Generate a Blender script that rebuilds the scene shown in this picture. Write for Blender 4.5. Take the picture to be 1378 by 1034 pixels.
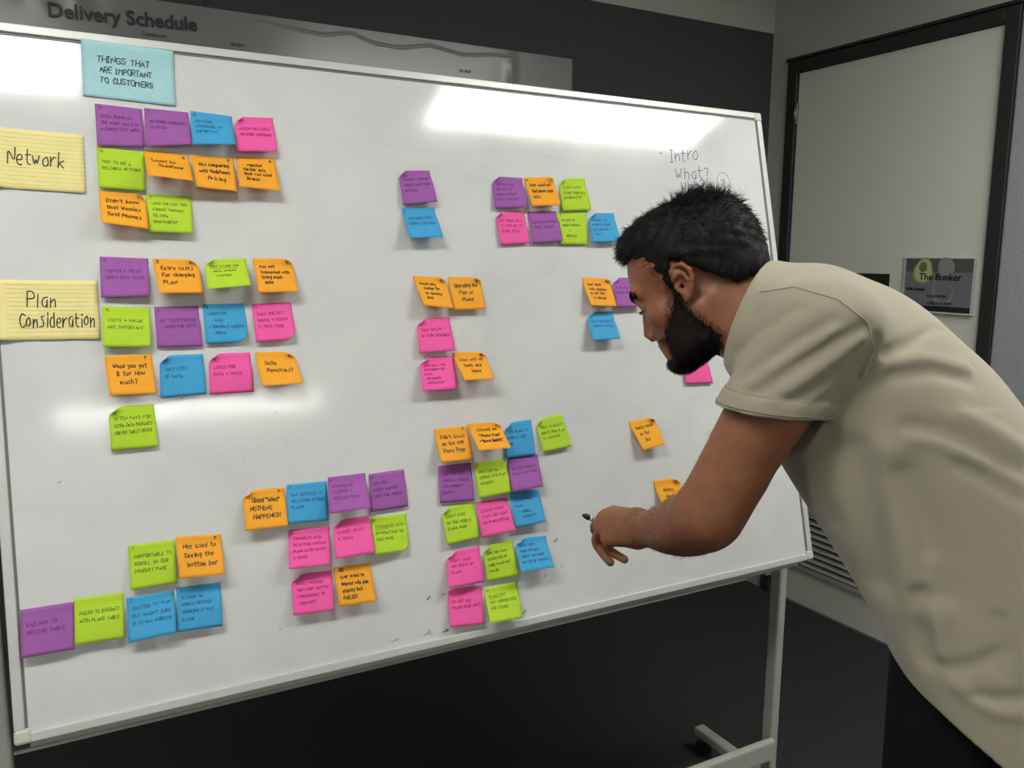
import bpy, bmesh, math, random
import numpy as np
from mathutils import Vector, Matrix
random.seed(7); RNG = np.random.default_rng(7)
for o in list(bpy.data.objects): bpy.data.objects.remove(o)
scene = bpy.context.scene
C = scene.collection

# ------------------------------------------------------------ camera, world, exposure
HC = 1.58
cam_d = bpy.data.cameras.new('camera'); cam = bpy.data.objects.new('camera', cam_d); C.objects.link(cam)
cam_d.sensor_fit = 'HORIZONTAL'; cam_d.sensor_width = 36.0; cam_d.lens = 36.0*1127.8/1378
cam_d.clip_start = 0.05; cam_d.clip_end = 60
YAW, PITCH, ROLL = .5045, .151, -.0077
F = Vector((math.sin(YAW)*math.cos(PITCH), math.cos(YAW)*math.cos(PITCH), -math.sin(PITCH)))
R0 = Vector((math.cos(YAW), -math.sin(YAW), 0)); D0 = F.cross(R0)
Rv = math.cos(ROLL)*R0 + math.sin(ROLL)*D0; Dv = -math.sin(ROLL)*R0 + math.cos(ROLL)*D0
M = Matrix((( Rv.x, -Dv.x, -F.x, 0), (Rv.y, -Dv.y, -F.y, 0), (Rv.z, -Dv.z, -F.z, HC), (0, 0, 0, 1)))
cam.matrix_world = M
scene.camera = cam
scene.view_settings.view_transform = 'Standard'; scene.view_settings.look = 'None'
scene.view_settings.gamma = 1.0; scene.view_settings.use_curve_mapping = False
scene.view_settings.exposure = 0.04
w = bpy.data.worlds.new('world'); scene.world = w; w.use_nodes = True
w.node_tree.nodes['Background'].inputs[0].default_value = (.55, .6, .62, 1)
w.node_tree.nodes['Background'].inputs[1].default_value = 0.05
LAMP = 24.0            # emission of the fluorescent diffusers
CEIL = 2.80

# ------------------------------------------------------------ helpers
def lin(c):
    return tuple((x/12.92 if x <= .04045 else ((x+.055)/1.055)**2.4) for x in [v/255 for v in c])
def mat(name, rgb, rough=.6, spec=.5, metal=0, noise=None, bump=None, sss=0, coat=0, emit=None, sheen=0):
    """rgb in sRGB 0-255; noise=(scale, amount, detail); bump=(scale, strength, distance)"""
    m = bpy.data.materials.new(name); m.use_nodes = True
    nt = m.node_tree; b = nt.nodes['Principled BSDF']
    c = lin(rgb)
    b.inputs['Base Color'].default_value = (*c, 1)
    b.inputs['Roughness'].default_value = rough
    b.inputs['Specular IOR Level'].default_value = spec
    b.inputs['Metallic'].default_value = metal
    if coat: b.inputs['Coat Weight'].default_value = coat; b.inputs['Coat Roughness'].default_value = .08
    if sheen: b.inputs['Sheen Weight'].default_value = sheen; b.inputs['Sheen Roughness'].default_value = .5
    if sss:
        b.inputs['Subsurface Weight'].default_value = sss
        b.inputs['Subsurface Radius'].default_value = (.012, .005, .003)
        b.inputs['Subsurface Scale'].default_value = .6
    if emit:
        b.inputs['Emission Color'].default_value = (*lin(emit[0]), 1); b.inputs['Emission Strength'].default_value = emit[1]
    tc = nt.nodes.new('ShaderNodeTexCoord')
    if noise:
        n = nt.nodes.new('ShaderNodeTexNoise'); n.inputs['Scale'].default_value = noise[0]
        n.inputs['Detail'].default_value = noise[2] if len(noise) > 2 else 4
        nt.links.new(tc.outputs['Object'], n.inputs['Vector'])
        r = nt.nodes.new('ShaderNodeValToRGB'); r.color_ramp.elements[0].position = .3; r.color_ramp.elements[1].position = .7
        a = noise[1]
        r.color_ramp.elements[0].color = (*[x*(1-a) for x in c], 1); r.color_ramp.elements[1].color = (*[min(1, x*(1+a)) for x in c], 1)
        nt.links.new(n.outputs['Fac'], r.inputs['Fac']); nt.links.new(r.outputs['Color'], b.inputs['Base Color'])
    if bump:
        n = nt.nodes.new('ShaderNodeTexNoise'); n.inputs['Scale'].default_value = bump[0]; n.inputs['Detail'].default_value = 5
        nt.links.new(tc.outputs['Object'], n.inputs['Vector'])
        bp = nt.nodes.new('ShaderNodeBump'); bp.inputs['Strength'].default_value = bump[1]; bp.inputs['Distance'].default_value = bump[2]
        nt.links.new(n.outputs['Fac'], bp.inputs['Height']); nt.links.new(bp.outputs['Normal'], b.inputs['Normal'])
    return m

def tag(o, label=None, cat=None, group=None, kind=None):
    if label: o['label'] = label
    if cat: o['category'] = cat
    if group: o['group'] = group
    if kind: o['kind'] = kind
    return o
def empty(name, loc=(0, 0, 0), rot=(0, 0, 0)):
    o = bpy.data.objects.new(name, None); C.objects.link(o); o.location = loc; o.rotation_euler = rot
    o.empty_display_size = .05
    return o
def link(name, me, m, parent=None, smooth=False):
    o = bpy.data.objects.new(name, me); C.objects.link(o)
    if m is not None and not me.materials:
        for mm in (m if isinstance(m, (list, tuple)) else [m]): me.materials.append(mm)
    if parent is not None: o.parent = parent
    if smooth:
        me.polygons.foreach_set('use_smooth', [True]*len(me.polygons))
    return o
def from_np(name, V, Fc, m, parent=None, smooth=True):
    V = np.asarray(V, dtype=np.float32); Fc = np.asarray(Fc, dtype=np.int32)
    me = bpy.data.meshes.new(name)
    me.vertices.add(len(V)); me.vertices.foreach_set('co', V.ravel())
    k = Fc.shape[1]
    me.loops.add(Fc.size); me.loops.foreach_set('vertex_index', Fc.ravel())
    me.polygons.add(len(Fc)); me.polygons.foreach_set('loop_start', np.arange(0, Fc.size, k, dtype=np.int32))
    me.update(calc_edges=True); me.validate()
    return link(name, me, m, parent, smooth)
def from_bm(name, bm, m, parent=None, smooth=False):
    me = bpy.data.meshes.new(name); bm.normal_update(); bm.to_mesh(me); bm.free()
    return link(name, me, m, parent, smooth)
def bm_box(bm, x0, x1, y0, y1, z0, z1, bev=0, seg=2, mt=None):
    g = bmesh.ops.create_cube(bm, size=1, matrix=Matrix.Translation(((x0+x1)/2, (y0+y1)/2, (z0+z1)/2)) @ Matrix.Diagonal((x1-x0, y1-y0, z1-z0, 1)))
    vs = g['verts']
    if bev:
        es = list({e for v in vs for e in v.link_edges})
        r = bmesh.ops.bevel(bm, geom=es, offset=bev, segments=seg, profile=.5, affect='EDGES')
        vs = list({v for f in r['faces'] for v in f.verts} | {v for v in vs if v.is_valid})
    if mt is not None: bmesh.ops.transform(bm, matrix=mt, verts=vs)
    return vs
def box(name, b, m, parent=None, bev=0, seg=2):
    bm = bmesh.new(); bm_box(bm, *b, bev=bev, seg=seg); return from_bm(name, bm, m, parent)
def bm_tube(bm, pts, r, n=10, cap=True):
    """swept tube; r number or list"""
    pts = [Vector(p) for p in pts]; rs = r if isinstance(r, (list, tuple)) else [r]*len(pts)
    rings = []; up = None
    for i, p in enumerate(pts):
        t = (pts[min(i+1, len(pts)-1)]-pts[max(i-1, 0)]).normalized()
        if up is None: up = Vector((0, 0, 1)) if abs(t.z) < .9 else Vector((1, 0, 0))
        a = t.cross(up).normalized(); b_ = t.cross(a).normalized(); up = -b_ if False else up
        rings.append([bm.verts.new(p + rs[i]*(math.cos(2*math.pi*k/n)*a + math.sin(2*math.pi*k/n)*b_)) for k in range(n)])
    for i in range(len(rings)-1):
        for k in range(n):
            f = bm.faces.new((rings[i][k], rings[i][(k+1) % n], rings[i+1][(k+1) % n], rings[i+1][k])); f.smooth = True
    if cap:
        bm.faces.new(list(reversed(rings[0]))); bm.faces.new(rings[-1])
def wall_text(name, body, size, m, parent, loc, rot, align='LEFT', offset=0, depth=.0004, xs=1.0):
    cu = bpy.data.curves.new(name, 'FONT'); cu.body = body; cu.size = size; cu.align_x = align; cu.offset = offset; cu.extrude = depth; cu.resolution_u = 3
    t = bpy.data.objects.new('tmp', cu); C.objects.link(t)
    dg = bpy.context.evaluated_depsgraph_get(); dg.update()
    me = bpy.data.meshes.new_from_object(t.evaluated_get(dg)); bpy.data.objects.remove(t)
    me.name = name; me.materials.clear()
    me.transform(Matrix.Translation(loc) @ rot.to_4x4() @ Matrix.Diagonal((xs, 1, 1, 1)))
    return link(name, me, m, parent)

# ------------------------------------------------------------ materials
M_ = {}
def dark_felt(name, rgb, sc=700):
    return mat(name, rgb, rough=.95, spec=.15, noise=(sc, .22, 3), bump=(900, .5, .002))
M_['panel'] = dark_felt('charcoal felt', (74, 76, 77))
M_['panel_side'] = dark_felt('blue grey felt', (166, 168, 172), 260)
M_['plaster'] = mat('painted plaster', (186, 186, 180), rough=.8, spec=.25, noise=(3, .03), bump=(400, .1, .0008))
M_['wall_white'] = mat('white painted wall', (236, 236, 230), rough=.8)
M_['ceiling'] = mat('ceiling white', (215, 215, 210), rough=.9)
M_['floor'] = mat('charcoal carpet', (60, 61, 62), rough=1, spec=.1, noise=(420, .45, 6), bump=(520, .8, .004))
M_['frame_black'] = mat('black door frame', (46, 47, 46), rough=.5, noise=(30, .08))
M_['door'] = mat('pale grey laminate door', (226, 225, 215), rough=.42, spec=.4, noise=(2, .02))
M_['steel'] = mat('brushed steel', (150, 150, 148), rough=.35, metal=1)
M_['alu'] = mat('satin aluminium', (205, 205, 203), rough=.36, metal=.15, noise=(60, .03))
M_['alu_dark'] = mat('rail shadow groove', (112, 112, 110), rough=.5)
M_['cap'] = mat('ivory plastic corner', (205, 204, 194), rough=.45)
M_['stand'] = mat('grey powder coated steel', (172, 173, 166), rough=.5, noise=(220, .05, 3), bump=(500, .12, .0005))
M_['rubber'] = mat('black rubber', (24, 24, 24), rough=.7)
M_['poster'] = mat('laminated grey paper', (134, 135, 136), rough=.22, spec=.5, noise=(1.5, .03))
M_['ink'] = mat('black print', (26, 26, 28), rough=.4)
M_['pen_black'] = mat('black pen ink', (28, 24, 26), rough=.6)
M_['pen_blue'] = mat('blue marker ink', (52, 58, 120), rough=.6)
M_['lamp'] = mat('lamp diffuser', (255, 255, 255), rough=.5, emit=((255, 254, 247), LAMP))
M_['lamp_frame'] = mat('white lamp housing', (225, 225, 225), rough=.5)
# enamel of the board: glossy, with wiped smears that change gloss and tint a little
def board_mat():
    m = mat('glossy white enamel', (208, 210, 210), rough=.13, spec=.5)
    nt = m.node_tree; b = nt.nodes['Principled BSDF']; tc = nt.nodes['Texture Coordinate']
    mp = nt.nodes.new('ShaderNodeMapping'); mp.inputs['Scale'].default_value = (3.2, 3.2, 3.2)
    mp.inputs['Rotation'].default_value = (0, .5, 0)
    nt.links.new(tc.outputs['Object'], mp.inputs['Vector'])
    n = nt.nodes.new('ShaderNodeTexNoise'); n.inputs['Scale'].default_value = 1.6; n.inputs['Detail'].default_value = 7; n.inputs['Distortion'].default_value = 1.2
    nt.links.new(mp.outputs[0], n.inputs['Vector'])
    r = nt.nodes.new('ShaderNodeValToRGB')
    r.color_ramp.elements[0].position = .3; r.color_ramp.elements[0].color = (*lin((206, 208, 208)), 1)
    r.color_ramp.elements[1].position = .72; r.color_ramp.elements[1].color = (*lin((216, 217, 217)), 1)
    nt.links.new(n.outputs['Fac'], r.inputs['Fac']); nt.links.new(r.outputs['Color'], b.inputs['Base Color'])
    r2 = nt.nodes.new('ShaderNodeMapRange'); r2.inputs['From Min'].default_value = .3; r2.inputs['From Max'].default_value = .7
    r2.inputs['To Min'].default_value = .07; r2.inputs['To Max'].default_value = .13
    nt.links.new(n.outputs['Fac'], r2.inputs['Value']); nt.links.new(r2.outputs[0], b.inputs['Roughness'])
    n2 = nt.nodes.new('ShaderNodeTexNoise'); n2.inputs['Scale'].default_value = 9; n2.inputs['Detail'].default_value = 3
    nt.links.new(tc.outputs['Object'], n2.inputs['Vector'])
    bp = nt.nodes.new('ShaderNodeBump'); bp.inputs['Strength'].default_value = .06; bp.inputs['Distance'].default_value = .004
    nt.links.new(n2.outputs['Fac'], bp.inputs['Height']); nt.links.new(bp.outputs['Normal'], b.inputs['Normal'])
    return m
M_['board'] = board_mat()
NOTE_RGB = {'p': (172, 102, 182), 'b': (76, 174, 226), 'k': (255, 104, 182), 'g': (192, 228, 62), 'o': (255, 180, 56)}
NOTE_NAME = {'p': 'purple', 'b': 'blue', 'k': 'pink', 'g': 'lime green', 'o': 'orange'}
INK_RGB = {'p': (92, 34, 104), 'b': (22, 62, 116), 'k': (140, 16, 80), 'g': (70, 92, 14), 'o': (40, 22, 14)}
def paper(name, rgb, tr=.18):
    m = mat(name, rgb, rough=.75, spec=.2, noise=(60, .035, 3), bump=(250, .08, .0006))
    nt = m.node_tree; b = nt.nodes['Principled BSDF']; out = nt.nodes['Material Output']
    t = nt.nodes.new('ShaderNodeBsdfTranslucent'); t.inputs[0].default_value = (*lin(rgb), 1)
    mx = nt.nodes.new('ShaderNodeMixShader'); mx.inputs[0].default_value = tr
    nt.links.new(b.outputs[0], mx.inputs[1]); nt.links.new(t.outputs[0], mx.inputs[2]); nt.links.new(mx.outputs[0], out.inputs[0])
    return m
for k, c in NOTE_RGB.items():
    M_['note_'+k] = paper(NOTE_NAME[k]+' sticky paper', c)
    M_['ink_'+k] = mat('pen on '+NOTE_NAME[k], INK_RGB[k], rough=.7)
M_['card_blue'] = paper('pale blue card', (168, 214, 220), .05)
M_['card_yellow'] = paper('ruled yellow card', (242, 230, 162), .05)
M_['rule'] = mat('ruled line', (208, 190, 104), rough=.8)

# ------------------------------------------------------------ room
XR, YB = 2.94, 2.908          # door wall, back wall
XL, YF = -3.4, -5.0
box('floor', (XL, XR+.0, YF, YB, -.06, 0), M_['floor']); tag(bpy.data.objects['floor'], kind='structure')
tag(box('ceiling', (XL, XR, YF, YB, CEIL, CEIL+.06), M_['ceiling']), kind='structure')
wb = tag(box('wall_back', (XL, XR, YB, YB+.1, 0, CEIL), M_['plaster']), kind='structure')
# charcoal felt panels over the back wall (1.2 m modules, hairline joints)
px = [XR-.012, XR-2.45, XR-4.89, XL]
for k in range(3):
    tag(box('felt_panel', (max(px[k+1], XL)+.0015, px[k]-.0015, YB-.012, YB, .02, 2.576), M_['panel'], wb, bev=.002), None)
tag(box('wall_left', (XL-.1, XL, YF, YB, 0, CEIL), M_['wall_white']), kind='structure')
tag(box('wall_front', (XL, XR, YF-.1, YF, 0, CEIL), M_['wall_white']), kind='structure')
D0y, D1y, DH = 1.782, 2.804, 2.437      # outer frame of the door
bm = bmesh.new()
bm_box(bm, XR, XR+.1, D1y, YB+.1, 0, CEIL); bm_box(bm, XR, XR+.1, YF-.1, D0y, 0, CEIL); bm_box(bm, XR, XR+.1, D0y, D1y, DH, CEIL)
wr = tag(from_bm('wall_right', bm, M_['plaster']), kind='structure')
tag(box('felt_panel', (XR-.010, XR, .3, D0y-.008, .02, 2.576), M_['panel_side'], wr, bev=.002), None)
dr = empty('door_1', (XR, (D0y+D1y)/2, 0)); tag(dr, kind='structure')
dr_y = (D0y+D1y)/2; hw = (D1y-D0y)/2
def dbox(name, b, m, bev=0, par=None):     # in door coordinates: x out of the wall towards the room is negative
    return box(name, b, m, par or dr, bev)
fw = .052
bm = bmesh.new()
bm_box(bm, -.012, .1, hw-fw, hw, 0, DH, bev=.003); bm_box(bm, -.012, .1, -hw, -hw+fw, 0, DH, bev=.003); bm_box(bm, -.012, .1, -hw+fw, hw-fw, DH-fw, DH, bev=.003)
bm_box(bm, -.022, -.001, -hw-.006, hw+.006, DH, DH+.012, bev=.002)
from_bm('door_frame', bm, M_['frame_black'], dr)
leaf = dbox('door_leaf', (.004, .044, -hw+fw+.003, hw-fw-.003, .006, DH-fw-.003), M_['door'], .002)
# louvre grille low in the door
gy0, gy1, gz0, gz1 = -.36, .36, .170, .46
gr = dbox('vent_grille', (-.008, .004, gy0, gy1, gz0, gz0+.022), M_['stand'], .002)
bm = bmesh.new()
bm_box(bm, -.008, .004, gy0, gy1, gz1-.022, gz1, .002); bm_box(bm, -.008, .004, gy0, gy0+.022, gz0+.022, gz1-.022, .002); bm_box(bm, -.008, .004, gy1-.022, gy1, gz0+.022, gz1-.022, .002)
from_bm('grille_surround', bm, M_['stand'], gr)
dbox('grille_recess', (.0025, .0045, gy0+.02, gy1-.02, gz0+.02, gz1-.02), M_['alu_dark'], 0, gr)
n = 9
for k in range(n):
    z = gz0+.036+k*(gz1-gz0-.06)/(n-1)
    bm = bmesh.new()
    bm_box(bm, -.010, .010, gy0+.022, gy1-.022, -.0015, .0015, mt=Matrix.Translation((-.002, 0, z)) @ Matrix.Rotation(-.75, 4, 'Y'))
    from_bm('slat', bm, M_['stand'], gr)
for z in (2.21, 1.25, .25):
    hb = bmesh.new(); bm_box(hb, -.012, .003, hw-fw-.012, hw-fw-.002, z-.045, z+.045, .002)
    bm_tube(hb, [(-.012, hw-fw-.002, z-.045), (-.012, hw-fw-.002, z+.045)], .006, 8)
    from_bm('hinge', hb, M_['steel'], dr)
hb = bmesh.new(); bm_tube(hb, [(.004, -.40, 1.02), (-.045, -.40, 1.02), (-.05, -.39, 1.02), (-.05, -.29, 1.02)], .009, 10)
bm_box(hb, -.004, .004, -.425, -.375, .96, 1.08, .003)
from_bm('door_handle', hb, M_['steel'], dr)

# ceiling lamps: placed by the reflections on the board, except the added fill at the end
def lamp(x0, x1, y0, y1, label):
    t = empty('ceiling_light', ((x0+x1)/2, (y0+y1)/2, CEIL)); tag(t, label, 'ceiling light', 'fluorescent ceiling fittings')
    a, b = (x1-x0)/2, (y1-y0)/2
    bm = bmesh.new()
    bm_box(bm, -a-.03, a+.03, -b-.03, b+.03, -.028, -.0005, .004); from_bm('housing', bm, M_['lamp_frame'], t)
    box('diffuser', (-a, a, -b, b, -.040, -.0285), M_['lamp'], t, .004)
    return t
lamp(-1.35, .13, .42, .72, 'long fluorescent light on the ceiling, above the left end of the whiteboard')
lamp(1.38, 2.75, .42, .72, 'long fluorescent light on the ceiling, above the bending man')
lamp(.0, 1.9, -3.6, -3.3, 'long fluorescent light on the ceiling, far behind the camera')
lamp(-2.9, -1.4, -3.6, -3.3, 'added fill light on the ceiling, behind and left of the camera')  # extra lamp added to brighten the walls, kept out of the board's reflection

# ------------------------------------------------------------ stroke handwriting
GL = {}
for ln in '''A 02,28,42|14,34
B 02,08|08,38,37,35,05|05,45,43,32,02
C 47,28,17,05,13,22,43
D 02,08|08,28,46,44,22,02
E 48,08,02,42|05,35
F 02,08,48|05,35
G 47,28,07,04,12,32,43,45,25
H 02,08|05,45|42,48
I 02,22|12,18|08,28
J 38,33,22,03
K 02,08|48,05,42
L 08,02,42
M 02,08,25,48,42
N 02,08,42,48
O 28,07,04,22,42,46,38,18
P 02,08|08,38,46,35,05
Q 28,07,04,22,42,46,38,18|24,52
R 02,08|08,38,46,35,05|15,42
S 47,18,06,25,44,32,03
T 08,48|28,22
U 08,03,22,43,48
V 08,22,48
W 08,12,26,32,48
X 08,42|02,48
Y 08,25,48|25,22
Z 08,48,02,42
0 28,07,03,22,43,47,28
1 17,28,22
2 07,28,46,35,02,42
3 08,38,47,25,44,32,03
4 38,04,44|38,32
5 48,08,05,35,44,32,03
6 38,05,03,22,43,35,14
7 08,48,12
8 28,07,25,44,32,03,25,47,28
9 46,28,07,05,35,47,42
a 36,16,04,12,32,36,32
b 08,02|05,26,35,33,12,02
c 36,16,04,12,32
d 36,16,04,12,32|38,32
e 04,34,36,16,04,12,32
f 38,18,16,12|06,26
g 36,16,04,13,34,36,30,10
h 08,02|05,26,35,32
i 16,12|17,18
j 26,20,10|27,28
k 08,02|35,04,32
l 18,12
m 06,02|05,15,12|15,36,42
n 06,02|04,26,35,32
o 26,05,03,12,33,35,26
p 06,00|05,26,35,33,12,03
q 36,16,04,12,33|36,30
r 06,02|04,26,36
s 36,16,25,33,22,02
t 18,13,22,32|06,36
u 06,03,12,33|36,32
v 06,12,36
w 06,12,25,32,46
x 06,32|02,36
y 06,14,34|36,33,10
z 06,36,02,32
+ 05,45|27,23
- 05,35
. 12,13
, 12,01
' 18,16
" 08,06|28,26
! 18,14|12,13
? 07,18,37,36,24,23|22,21
$ 47,18,06,25,44,32,03|29,21
> 05,45|37,45,33
* 14,25,14'''.splitlines():
    c, s = ln[0], ln[2:]
    GL[c] = [[(int(q[0]), int(q[1])) for q in st.split(',')] for st in s.split('|')]
WID = {'I': 2.6, 'i': 1.6, 'l': 1.6, "'": 1.2, '.': 1.6, ',': 1.6, '!': 1.6, 'm': 4.6, 'w': 4.6, 'W': 4.8, 'M': 4.8, 't': 3.2, 'f': 3, 'r': 3.2, ' ': 2.6}
def chaikin(p, n=2):
    for _ in range(n):
        if len(p) < 3: return p
        q = [p[0]]
        for a, b in zip(p[:-1], p[1:]):
            q += [(a[0]*.75+b[0]*.25, a[1]*.75+b[1]*.25), (a[0]*.25+b[0]*.75, a[1]*.25+b[1]*.75)]
        p = q + [p[-1]]
    return p
def text_strokes(s, h, rnd, sq=1.0, slant=.1):
    """strokes of one line; h = cap height; returns list of polylines and width; y up from the baseline"""
    k = h/6.0; x = 0; out = []
    for ch in s:
        if ch != ' ':
            jx, jy, js = rnd.uniform(-.25, .25), rnd.uniform(-.35, .35), rnd.uniform(.9, 1.1)
            for st in GL.get(ch, GL['-']):
                p = [(x+(a*js+jx+rnd.uniform(-.18, .18)), (b-2)*js+jy+rnd.uniform(-.18, .18)) for a, b in st]
                p = chaikin(p, 2 if len(p) < 7 else 1)
                out.append([((a+b*slant)*k*sq, b*k) for a, b in p])
        x += (WID.get(ch, 4.0 if not ch.islower() else 3.6)+1.25)
    return out, x*k*sq
def ribbon_mesh(lines, wd, fmap):
    """lines: polylines in (x, y); fmap(x, y) -> 3D point and normal offset already applied"""
    V = []; Fc = []
    for p in lines:
        if len(p) < 2: continue
        base = len(V); n = len(p)
        for i, (x, y) in enumerate(p):
            a = p[max(i-1, 0)]; b = p[min(i+1, n-1)]
            dx, dy = b[0]-a[0], b[1]-a[1]; L = math.hypot(dx, dy) or 1e-9
            nx, ny = -dy/L*wd/2, dx/L*wd/2
            if i in (0, n-1): ex, ey = dx/L*wd*.4*(1 if i else -1), dy/L*wd*.4*(1 if i else -1)
            else: ex = ey = 0
            V.append(fmap(x+nx+ex, y+ny+ey)); V.append(fmap(x-nx+ex, y-ny+ey))
        for i in range(n-1):
            q = base+2*i; Fc.append((q, q+1, q+3, q+2))
    return V, Fc

# ------------------------------------------------------------ whiteboard
T = .228
BO = Vector((-.094, 1.7346, 1.7604+HC-1.3746)); BU = Vector((1, 0, 0)); BV = Vector((0, -math.sin(T), -math.cos(T)))
BN = Vector((0, -math.cos(T), math.sin(T)))            # towards the viewer
BW, BH = 1.808, 1.196
def B3(u, v, d=0): return BO + BU*u + BV*v + BN*d
wbd = empty('mobile_whiteboard', (.81, 1.61, 0))
tag(wbd, 'large mobile whiteboard on a grey wheeled stand, covered in coloured sticky notes', 'whiteboard')
WINV = Matrix.Translation(-wbd.location)
BM = Matrix(((BU.x, BV.x, BN.x, BO.x), (BU.y, BV.y, BN.y, BO.y), (BU.z, BV.z, BN.z, BO.z), (0, 0, 0, 1)))
def bboard(name, b, m, bev=0, par=wbd):     # box given in (u, v, d) of the board
    bm = bmesh.new(); bm_box(bm, *b, bev=bev)
    bm.transform(BM); bmesh.ops.reverse_faces(bm, faces=bm.faces) if BM.determinant() < 0 else None
    bm.transform(WINV)
    return from_bm(name, bm, m, par)
FWD = .016
bboard('writing_surface', (.004, BW-.004, .004, BH-.004, -.016, 0), M_['board'])
for b in ((.022, BW-.022, 0, FWD, -.020, .005), (.022, BW-.022, BH-FWD, BH, -.020, .005), (0, FWD, .022, BH-.022, -.020, .005), (BW-FWD, BW, .022, BH-.022, -.020, .005)):
    bboard('frame_rail', b, M_['alu'], .002)
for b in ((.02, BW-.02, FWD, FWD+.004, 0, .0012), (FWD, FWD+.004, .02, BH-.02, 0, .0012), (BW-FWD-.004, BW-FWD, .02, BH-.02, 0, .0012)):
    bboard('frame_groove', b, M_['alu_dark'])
for (u, v) in ((0, 0), (BW-.0225, 0), (0, BH-.0225), (BW-.0225, BH-.0225)):
    bboard('corner_cap', (u-.001, u+.0235, v-.001, v+.0235, -.021, .0065), M_['cap'], .005)
bboard('rear_rail', (.02, BW-.030, BH-.012, BH+.016, -.045, -.0205), M_['stand'], .003)
bboard('back_panel', (.01, BW-.01, .01, BH-.01, -.0195, -.0165), M_['stand'])
# posts, stretcher, feet, castors
PX = (-.121, 1.757); PYY = 1.612
def wbox(name, b, m, bev=0, seg=3, par=wbd):
    bm = bmesh.new(); bm_box(bm, *b, bev=bev, seg=seg); bm.transform(WINV); return from_bm(name, bm, m, par)
for i, x in enumerate(PX):
    wbox('post', (x-.014, x+.014, PYY-.020, PYY+.020, .085, 1.42), M_['stand'], .007)
    bm = bmesh.new(); xe = x+.012 if i == 0 else x-.012
    bm_tube(bm, [(x, PYY-.01, 1.384), (-.094+.0 if i == 0 else 1.7135, PYY-.01, 1.384)], .012, 12); bm_tube(bm, [(x-.03*(1-2*i), PYY-.01, 1.384), (x-.012*(1-2*i), PYY-.01, 1.384)], .024, 12)
    bm.transform(WINV); from_bm('pivot_knob', bm, M_['rubber'], wbd)
    ft = wbox('foot', (x-.020, x+.020, PYY-.30, PYY+.30, .052, .082), M_['stand'], .007)
    for y in (PYY-.27, PYY+.27):
        bm = bmesh.new(); bm_tube(bm, [(x-.012, y, .024), (x+.012, y, .024)], .024, 14)
        bm.transform(WINV); c_ = from_bm('castor', bm, M_['rubber'], ft)
        bm = bmesh.new(); bm_box(bm, x-.016, x+.016, y-.012, y+.012, .04, .053, .002); bm_box(bm, x-.016, x-.0125, y-.01, y+.01, .02, .045); bm_box(bm, x+.0125, x+.016, y-.01, y+.01, .02, .045)
        bm.transform(WINV); from_bm('castor_fork', bm, M_['steel'], ft)
wbox('stretcher', (PX[0]+.010, PX[1]-.010, PYY-.036, PYY-.012, .150, .215), M_['stand'], .009)
bm = bmesh.new()
bm_box(bm, 1.585, 1.605, 1.497, 1.517, .765, .782, .002); bm.transform(WINV); from_bm('rail_clip', bm, M_['stand'], wbd)

# pen writing and wipe marks that stay on the enamel
rnd = random.Random(3)
V = []; Fc = []
def add_board_text(lines_uv, wd):
    v, f = ribbon_mesh([[(a, -b) for a, b in l] for l in lines_uv], wd, lambda x, y: B3(x, -y, .0004) - wbd.location)
    k = len(V); V.extend(v); Fc.extend([tuple(i+k for i in q) for q in f])
def board_line(s, u, v, h, ang=-.10, wd=.0019, sq=1.0):
    st, _ = text_strokes(s, h, rnd, sq)
    ca, sa = math.cos(ang), math.sin(ang)
    add_board_text([[(u+x, v-y+x*sa) for x, y in l] for l in st], wd)
board_line('-', 1.448, .142, .02)
board_line('Intro', 1.480, .152, .032, sq=.82)
board_line('What?', 1.492, .198, .028, sq=1.0)
board_line('Who?', 1.505, .226, .024, sq=1.0)
board_line('2', 1.644, .206, .016)
add_board_text([[(1.650+.022*math.cos(a/16*6.283)*1.0, .196+.026*math.sin(a/16*6.283)) for a in range(17)]], .0012)
add_board_text([[(1.635+.006*i, .222+.006*math.sin(i*1.7)) for i in range(8)]], .0012)
o = from_np('blue_writing', V, Fc, M_['pen_blue'], wbd, False); o['kind'] = 'stuff'
V = []; Fc = []
M_['scuff'] = mat('wiped pen trace', (186, 186, 188), rough=.4); M_['scuff_dark'] = mat('dry pen speck', (118, 118, 122), rough=.6)
def jit(u0, v0, u1, v1, n=8, a=.001): return [(u0+(u1-u0)*i/n, v0+(v1-v0)*i/n+rnd.uniform(-a, a)) for i in range(n+1)]
add_board_text([jit(1.369, .178, 1.60, .183), jit(1.68, .184, 1.786, .190), jit(1.442, .56, 1.445, .862), jit(1.339, .801, 1.491, .792), jit(.95, .155, 1.17, .165), jit(.70, .145, .79, .15), jit(.72, .16, .86, .175, 8, .002)], .0007)
for cu, cv, n, s in ((.50, .26, 26, .06), (.62, .34, 22, .06), (.85, .33, 18, .05), (1.12, .42, 22, .06), (1.22, .5, 16, .05), (.86, .62, 26, .07), (.95, .68, 18, .06), (1.05, .86, 24, .06), (.45, .8, 14, .06), (.4, .52, 20, .08), (1.2, .9, 14, .05), (.28, .55, 24, .05)):
    for _ in range(n):
        u = cu+rnd.gauss(0, s); v = cv+rnd.gauss(0, s*.7); a = rnd.choice((.5, .6, .7, -.5, 1.4)); L = rnd.uniform(.006, .03)
        add_board_text([[(u+L*t*math.cos(a)+.002*math.sin(t*3), v-L*t*math.sin(a)) for t in (0, .33, .66, 1)]], .0005)
from_np('wiped_marks', V, Fc, M_['scuff'], wbd, False)['kind'] = 'stuff'
V = []; Fc = []

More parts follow.
